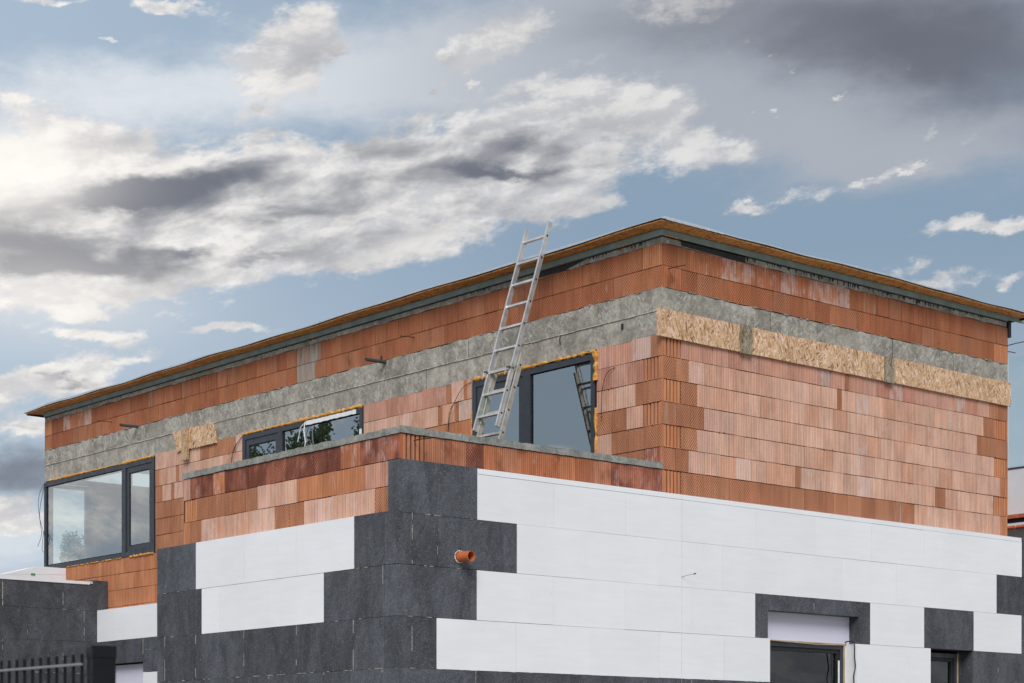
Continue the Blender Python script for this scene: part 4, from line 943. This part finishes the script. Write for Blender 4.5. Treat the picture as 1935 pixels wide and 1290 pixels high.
for y in (2.108, 1.708):
    for (s0, s1, n0, n1) in ((.70, .735, -.045, .03), (.62, .72, -.05, -.035), (.58, .78, .0, .058)):
        c = [lp(s0, n0, y), lp(s0, n1, y), lp(s0, n1, y + .004), lp(s0, n0, y + .004), lp(s1, n0, y), lp(s1, n1, y), lp(s1, n1, y + .004), lp(s1, n0, y + .004)]
        hk.hexa(c)
    c = [lp(.725, -.045, y - .03), lp(.725, -.002, y - .03), lp(.725, -.002, y + .004), lp(.725, -.045, y + .004), lp(.735, -.045, y - .03), lp(.735, -.002, y - .03), lp(.735, -.002, y + .004), lp(.735, -.045, y + .004)]; hk.hexa(c)
hk.build('hook_bracket', M['alu'], fly)
gs = MB(); gs.tube([lp(.55, .05, 2.07), lp(.3, .06, 2.06), lp(.1, .06, 2.065)], .01, 6); gs.build('guide_strap', simple('pale_green_strap', (0.30, 0.42, 0.32), .7), bas)

# ------------------------------------------------------------------ garage clad in dark foam at the left
gar = thing('garage', 'low flat-roofed annexe at the left edge with a wall of dark grey foam boards', 'annexe', (-6, 14, 0))
def gpart(m, name, mat, label=None, bevel=.0015):
    o = m.build(name, mat, gar, bevel=bevel, label=label); o.location = (6, -14, 0); return o
GY = 12.44
m = MB(); m.box(-12, -.22, GY + .2, 18, 0, 4.36); gpart(m, 'block_core', M['mortar'], bevel=0)
def rowG(z0, z1, xs):
    for a, b in zip(xs, xs[1:]):
        m = MB(); m.box(a + .0016, b - .0016, GY + random.uniform(-.001, .001), GY + .19, z0 + .0016, z1 - .0016, fx=(random.random() * .5, 0, 0)); gpart(m, 'graphite_foam_board', M['eps_grey'])
rowG(3.975, 4.385, [-12, -6.9, -4.85, -2.82, -1.80, -.789, -.275]); rowG(3.975, 4.462, [-.275, -.002])
rowG(3.48, 3.975, [-12, -7.4, -5.4, -3.4, -2.4, -1.389, -.424, -.202]); rowG(2.98, 3.48, [-12, -6.9, -2.82, -1.80, -.789, -.202]); rowG(2.48, 2.98, [-12, -7.4, -2.4, -1.6, -1.389, -.202]); rowG(0, 2.48, [-12, -6, -.202])
m = MB(); m.box(-12, -.33, GY - .012, GY + .3, 4.387, 4.432); gpart(m, 'edge_cap', M['eps_white'])
m = MB(); m.box(-.328, -.277, GY - .005, GY + .3, 4.40, 4.44); gpart(m, 'edge_cap', M['seam_grey'])
sm = MB()
seam((-1.80, GY, 4.385), (-1.80, GY, 3.98), NR, 1.6, .011, .3); seam((-.789, GY, 4.3), (-.789, GY, 3.98), NR, .8, .006); seam((-1.389, GY, 3.97), (-1.389, GY, 3.5), NR, .35); seam((-.424, GY, 3.97), (-.424, GY, 3.5), NR, .75, .005)
seam((-1.80, GY, 3.48), (-1.80, GY, 3.0), NR, .7, .005); seam((-.789, GY, 3.48), (-.789, GY, 3.0), NR, .6, .006); seam((-.8, GY, 3.975), (0, GY, 3.975), NR, .3, .006); seam((-1.4, GY, 2.98), (-.5, GY, 2.98), NR, .7, .006); seam((-.33, GY, 4.398), (-.2, GY, 4.398), NR, .9, .01)
o = gpart(sm, 'joint_foam', [M['seam_white'], M['seam_yellow']], bevel=0)

st = thing('foam_board_stack', 'white polystyrene boards with green print lying on the annexe roof below the corner window', 'foam boards', (-.5, 14.1, 4.36))
def spart(m, name, mat): o = m.build(name, mat, st); o.location = (.5, -14.1, -4.36); return o
m = MB(); m.prism([(-1.1, 13.86, 4.36), (-.002, 13.86, 4.36), (-.002, 13.86, 4.665), (-1.25, 13.86, 4.60)], (0, .6, 0), fx=(.5, 0, 0)); spart(m, 'board', M['eps_white'])
m = MB(); m.prism([(-1.10, 13.862, 4.61), (-.004, 13.862, 4.668), (-.002, 13.862, 4.775), (-.50, 13.862, 4.775)], (0, .6, 0), fx=(.3, 0, 0)); spart(m, 'board', M['eps_white'])
m = MB(); m.box(-.63, -.575, 13.852, 13.859, 4.625, 4.655, m=0); m.box(-.575, -.56, 13.852, 13.859, 4.625, 4.655, m=1); spart(m, 'printed_mark', [M['green_print'], M['blue_print']])

# ------------------------------------------------------------------ fence in the foreground
FX, FY = -12.309, -10.176
fen = thing('fence', 'black metal rod fence with a square capped post, out of focus in the lower left', 'fence', (FX, FY, 0))
PR = Matrix.Rotation(rad(-14.4), 4, 'Z')
m = MB(); m.box(-.032, .032, -.032, .032, 0, 1.888); m.build('post', M['fence'], fen, bevel=.006).matrix_local = PR
m = MB(); m.box(-.034, .034, -.034, .034, 1.885, 1.914); m.prism([(-.034, -.034, 1.914), (.034, -.034, 1.914), (.030, .030, 1.926), (-.030, .030, 1.926)], (0, 0, .003)); m.build('post_cap', M['fence'], fen, bevel=.004).matrix_local = PR
m = MB(); m.box(-.05, .05, -.05, .05, 0, .02); m.build('base_plate', M['fence'], fen)
rods = MB()
for i in range(52): rods.tube([(-.03, .055 + i * .05, .05), (-.03, .055 + i * .05, 1.897)], .0048, 6)
rods.build('vertical_rods', M['fence'], fen)
wr = MB()
for z in (.25, .45, .65, .85, 1.05, 1.25, 1.45, 1.65, 1.868):
    if z > 1.8: wr.tube([(-.038, .04, z), (-.038, 2.65, z)], .0035, 6)
    else: wr.tube([(-.037, .04, z), (-.037, 2.65, z)], .003, 6)
wr.build('horizontal_wires', simple('grey_galvanised_wire', (0.20, 0.21, 0.22), .5), fen)
m = MB(); m.box(-.039, .039, 2.66, 2.74, 0, 1.888); m.build('post', M['fence'], fen, bevel=.006)

# ------------------------------------------------------------------ neighbouring building at the right edge
nb = thing('neighbouring_building', 'pale grey panelled building with orange roof edge glimpsed at the right edge', 'building', (12.5, 3, 0))
def npart(m, name, mat): o = m.build(name, mat, nb); o.location = (-12.5, -3, 0); return o
m = MB()
y = -3.0
while y < 7:
    m.box(12.0, 12.1, y + .004, y + .116 * 3 - .004, 0, 6.43); y += .116 * 3
npart(m, 'wall', M['panel'])
m = MB(); m.box(11.99, 12.2, -3, 7, 6.43, 6.455); npart(m, 'cornice', M['frame'])
m = MB(); m.face([(12.03, 7, 6.455), (12.03, -3, 6.455), (12.03, -3, 8.3), (12.03, 7, 8.3)]); npart(m, 'glass_screen', M['glass_clear'])
m = MB()
for i in range(29): m.box(12.02, 12.028, -3 + i * .348, -3 + i * .348 + .005, 6.455, 8.3)
npart(m, 'glazing_bars', M['panel'])
m = MB(); m.box(11.2, 12, -3, 7, 5.50, 5.56, m=0); m.box(11.25, 12, -3, 7, 5.44, 5.50, m=1); m.box(11.2, 12, -3, 7, 5.36, 5.42, m=2)
for i in range(40): m.tube([(11.18, -3 + i * .25, 5.35), (11.18, -3 + i * .25 + .2, 5.35)], .03, 7, m=0)
npart(m, 'roof_edge', [M['orange_steel'], M['frame_dark'], M['panel']])
m = MB(); m.box(11.4, 11.98, -3, 7, 0, 5.35); npart(m, 'porch', M['panel'])

# ------------------------------------------------------------------ trees
def tree(loc, h, cr, cb, nleaf, label, seed, trunk_r=.16, ls=.12, droop=.0, group=None):
    rr = random.Random(seed); t = thing('tree', label, 'tree', loc, group)
    tk = MB(); tk.tube([(0, 0, 0), (rr.uniform(-.2, .2), rr.uniform(-.2, .2), h * .5), (rr.uniform(-.3, .3), rr.uniform(-.3, .3), h * .95)], [trunk_r, trunk_r * .6, .02], 8)
    cl = []
    for i in range(26):
        z = rr.uniform(cb, h); k = 1 - ((z - cb) / (h - cb)) ** 1.6 * .75; a = rr.uniform(0, 6.28); d = cr * k * rr.uniform(.25, 1)
        p = Vector((math.cos(a) * d, math.sin(a) * d, z)); cl.append((p, cr * rr.uniform(.22, .42)))
        tk.tube([(0, 0, max(z - d * .8, cb * .6)), p * .5 + Vector((0, 0, z * .46)), p], [trunk_r * .3, trunk_r * .18, .01], 5)
    tk.build('trunk', M['bark'], t, weld=True)
    lf = MB()
    for i in range(nleaf):
        c, r = rr.choice(cl); v = Vector((rr.gauss(0, 1), rr.gauss(0, 1), rr.gauss(0, 1))).normalized() * r * rr.random() ** .4
        p = c + v; p.z -= droop * rr.random() * r
        a = Vector((rr.gauss(0, 1), rr.gauss(0, 1), rr.gauss(0, 1) - droop * 2)).normalized() * ls * rr.uniform(.6, 1.3); b = a.orthogonal().normalized() * ls * .4
        lf.face([p, p + a * .5 + b, p + a, p + a * .5 - b], fx=(rr.random(), 0, 0))
    lf.build('crown', M['leaf'], t)
    return t
def bearing(px, dist):
    k = (px - 967.5) / 3625; return (CAMX + dist * (VX + k * VY), CAMY + dist * (VY - k * VX))
tree((-12.2, 23.5, 0), 6.35, .95, 3.5, 1500, 'young broad-leaved tree behind the house corner seen through the corner window', 3, .05, .11) if False else None
bx_, by_ = bearing(148, 40.5); tree((bx_, by_, 0), 6.35, .72, 3.6, 5200, 'small green tree behind the house, seen through the corner window', 3, .05, .07)
bx_, by_ = bearing(-30, 75); tree((bx_, by_, 0), 9.6, .75, 5.0, 2500, 'distant slender tree at the left edge beside the annexe', 8, .1, .12)
for k, (loc, h, cr, cb, n, lab) in enumerate((
        ((-22.3, 42.4, 0), 13.6, 1.25, 6, 3600, 'tallest tree left of the house, mirrored in the left sash of the ribbon window'),
        ((-19.4, 35.9, 0), 12.6, 1.0, 5, 3600, 'tree left of the house, mirrored beside the dangling tape in the ribbon window'),
        ((-20.6, 36.3, 0), 13.0, .85, 6, 2000, 'thin tree left of the house, mirrored in the middle of the ribbon window'),
        ((-20.8, 34.1, 0), 13.8, .80, 6, 2400, 'tree left of the house, mirrored at the right end of the ribbon window'))):
    tree(loc, h, cr, cb, n, lab, 20 + k, .16, .10, 1.6, 'trees mirrored in the ribbon window')
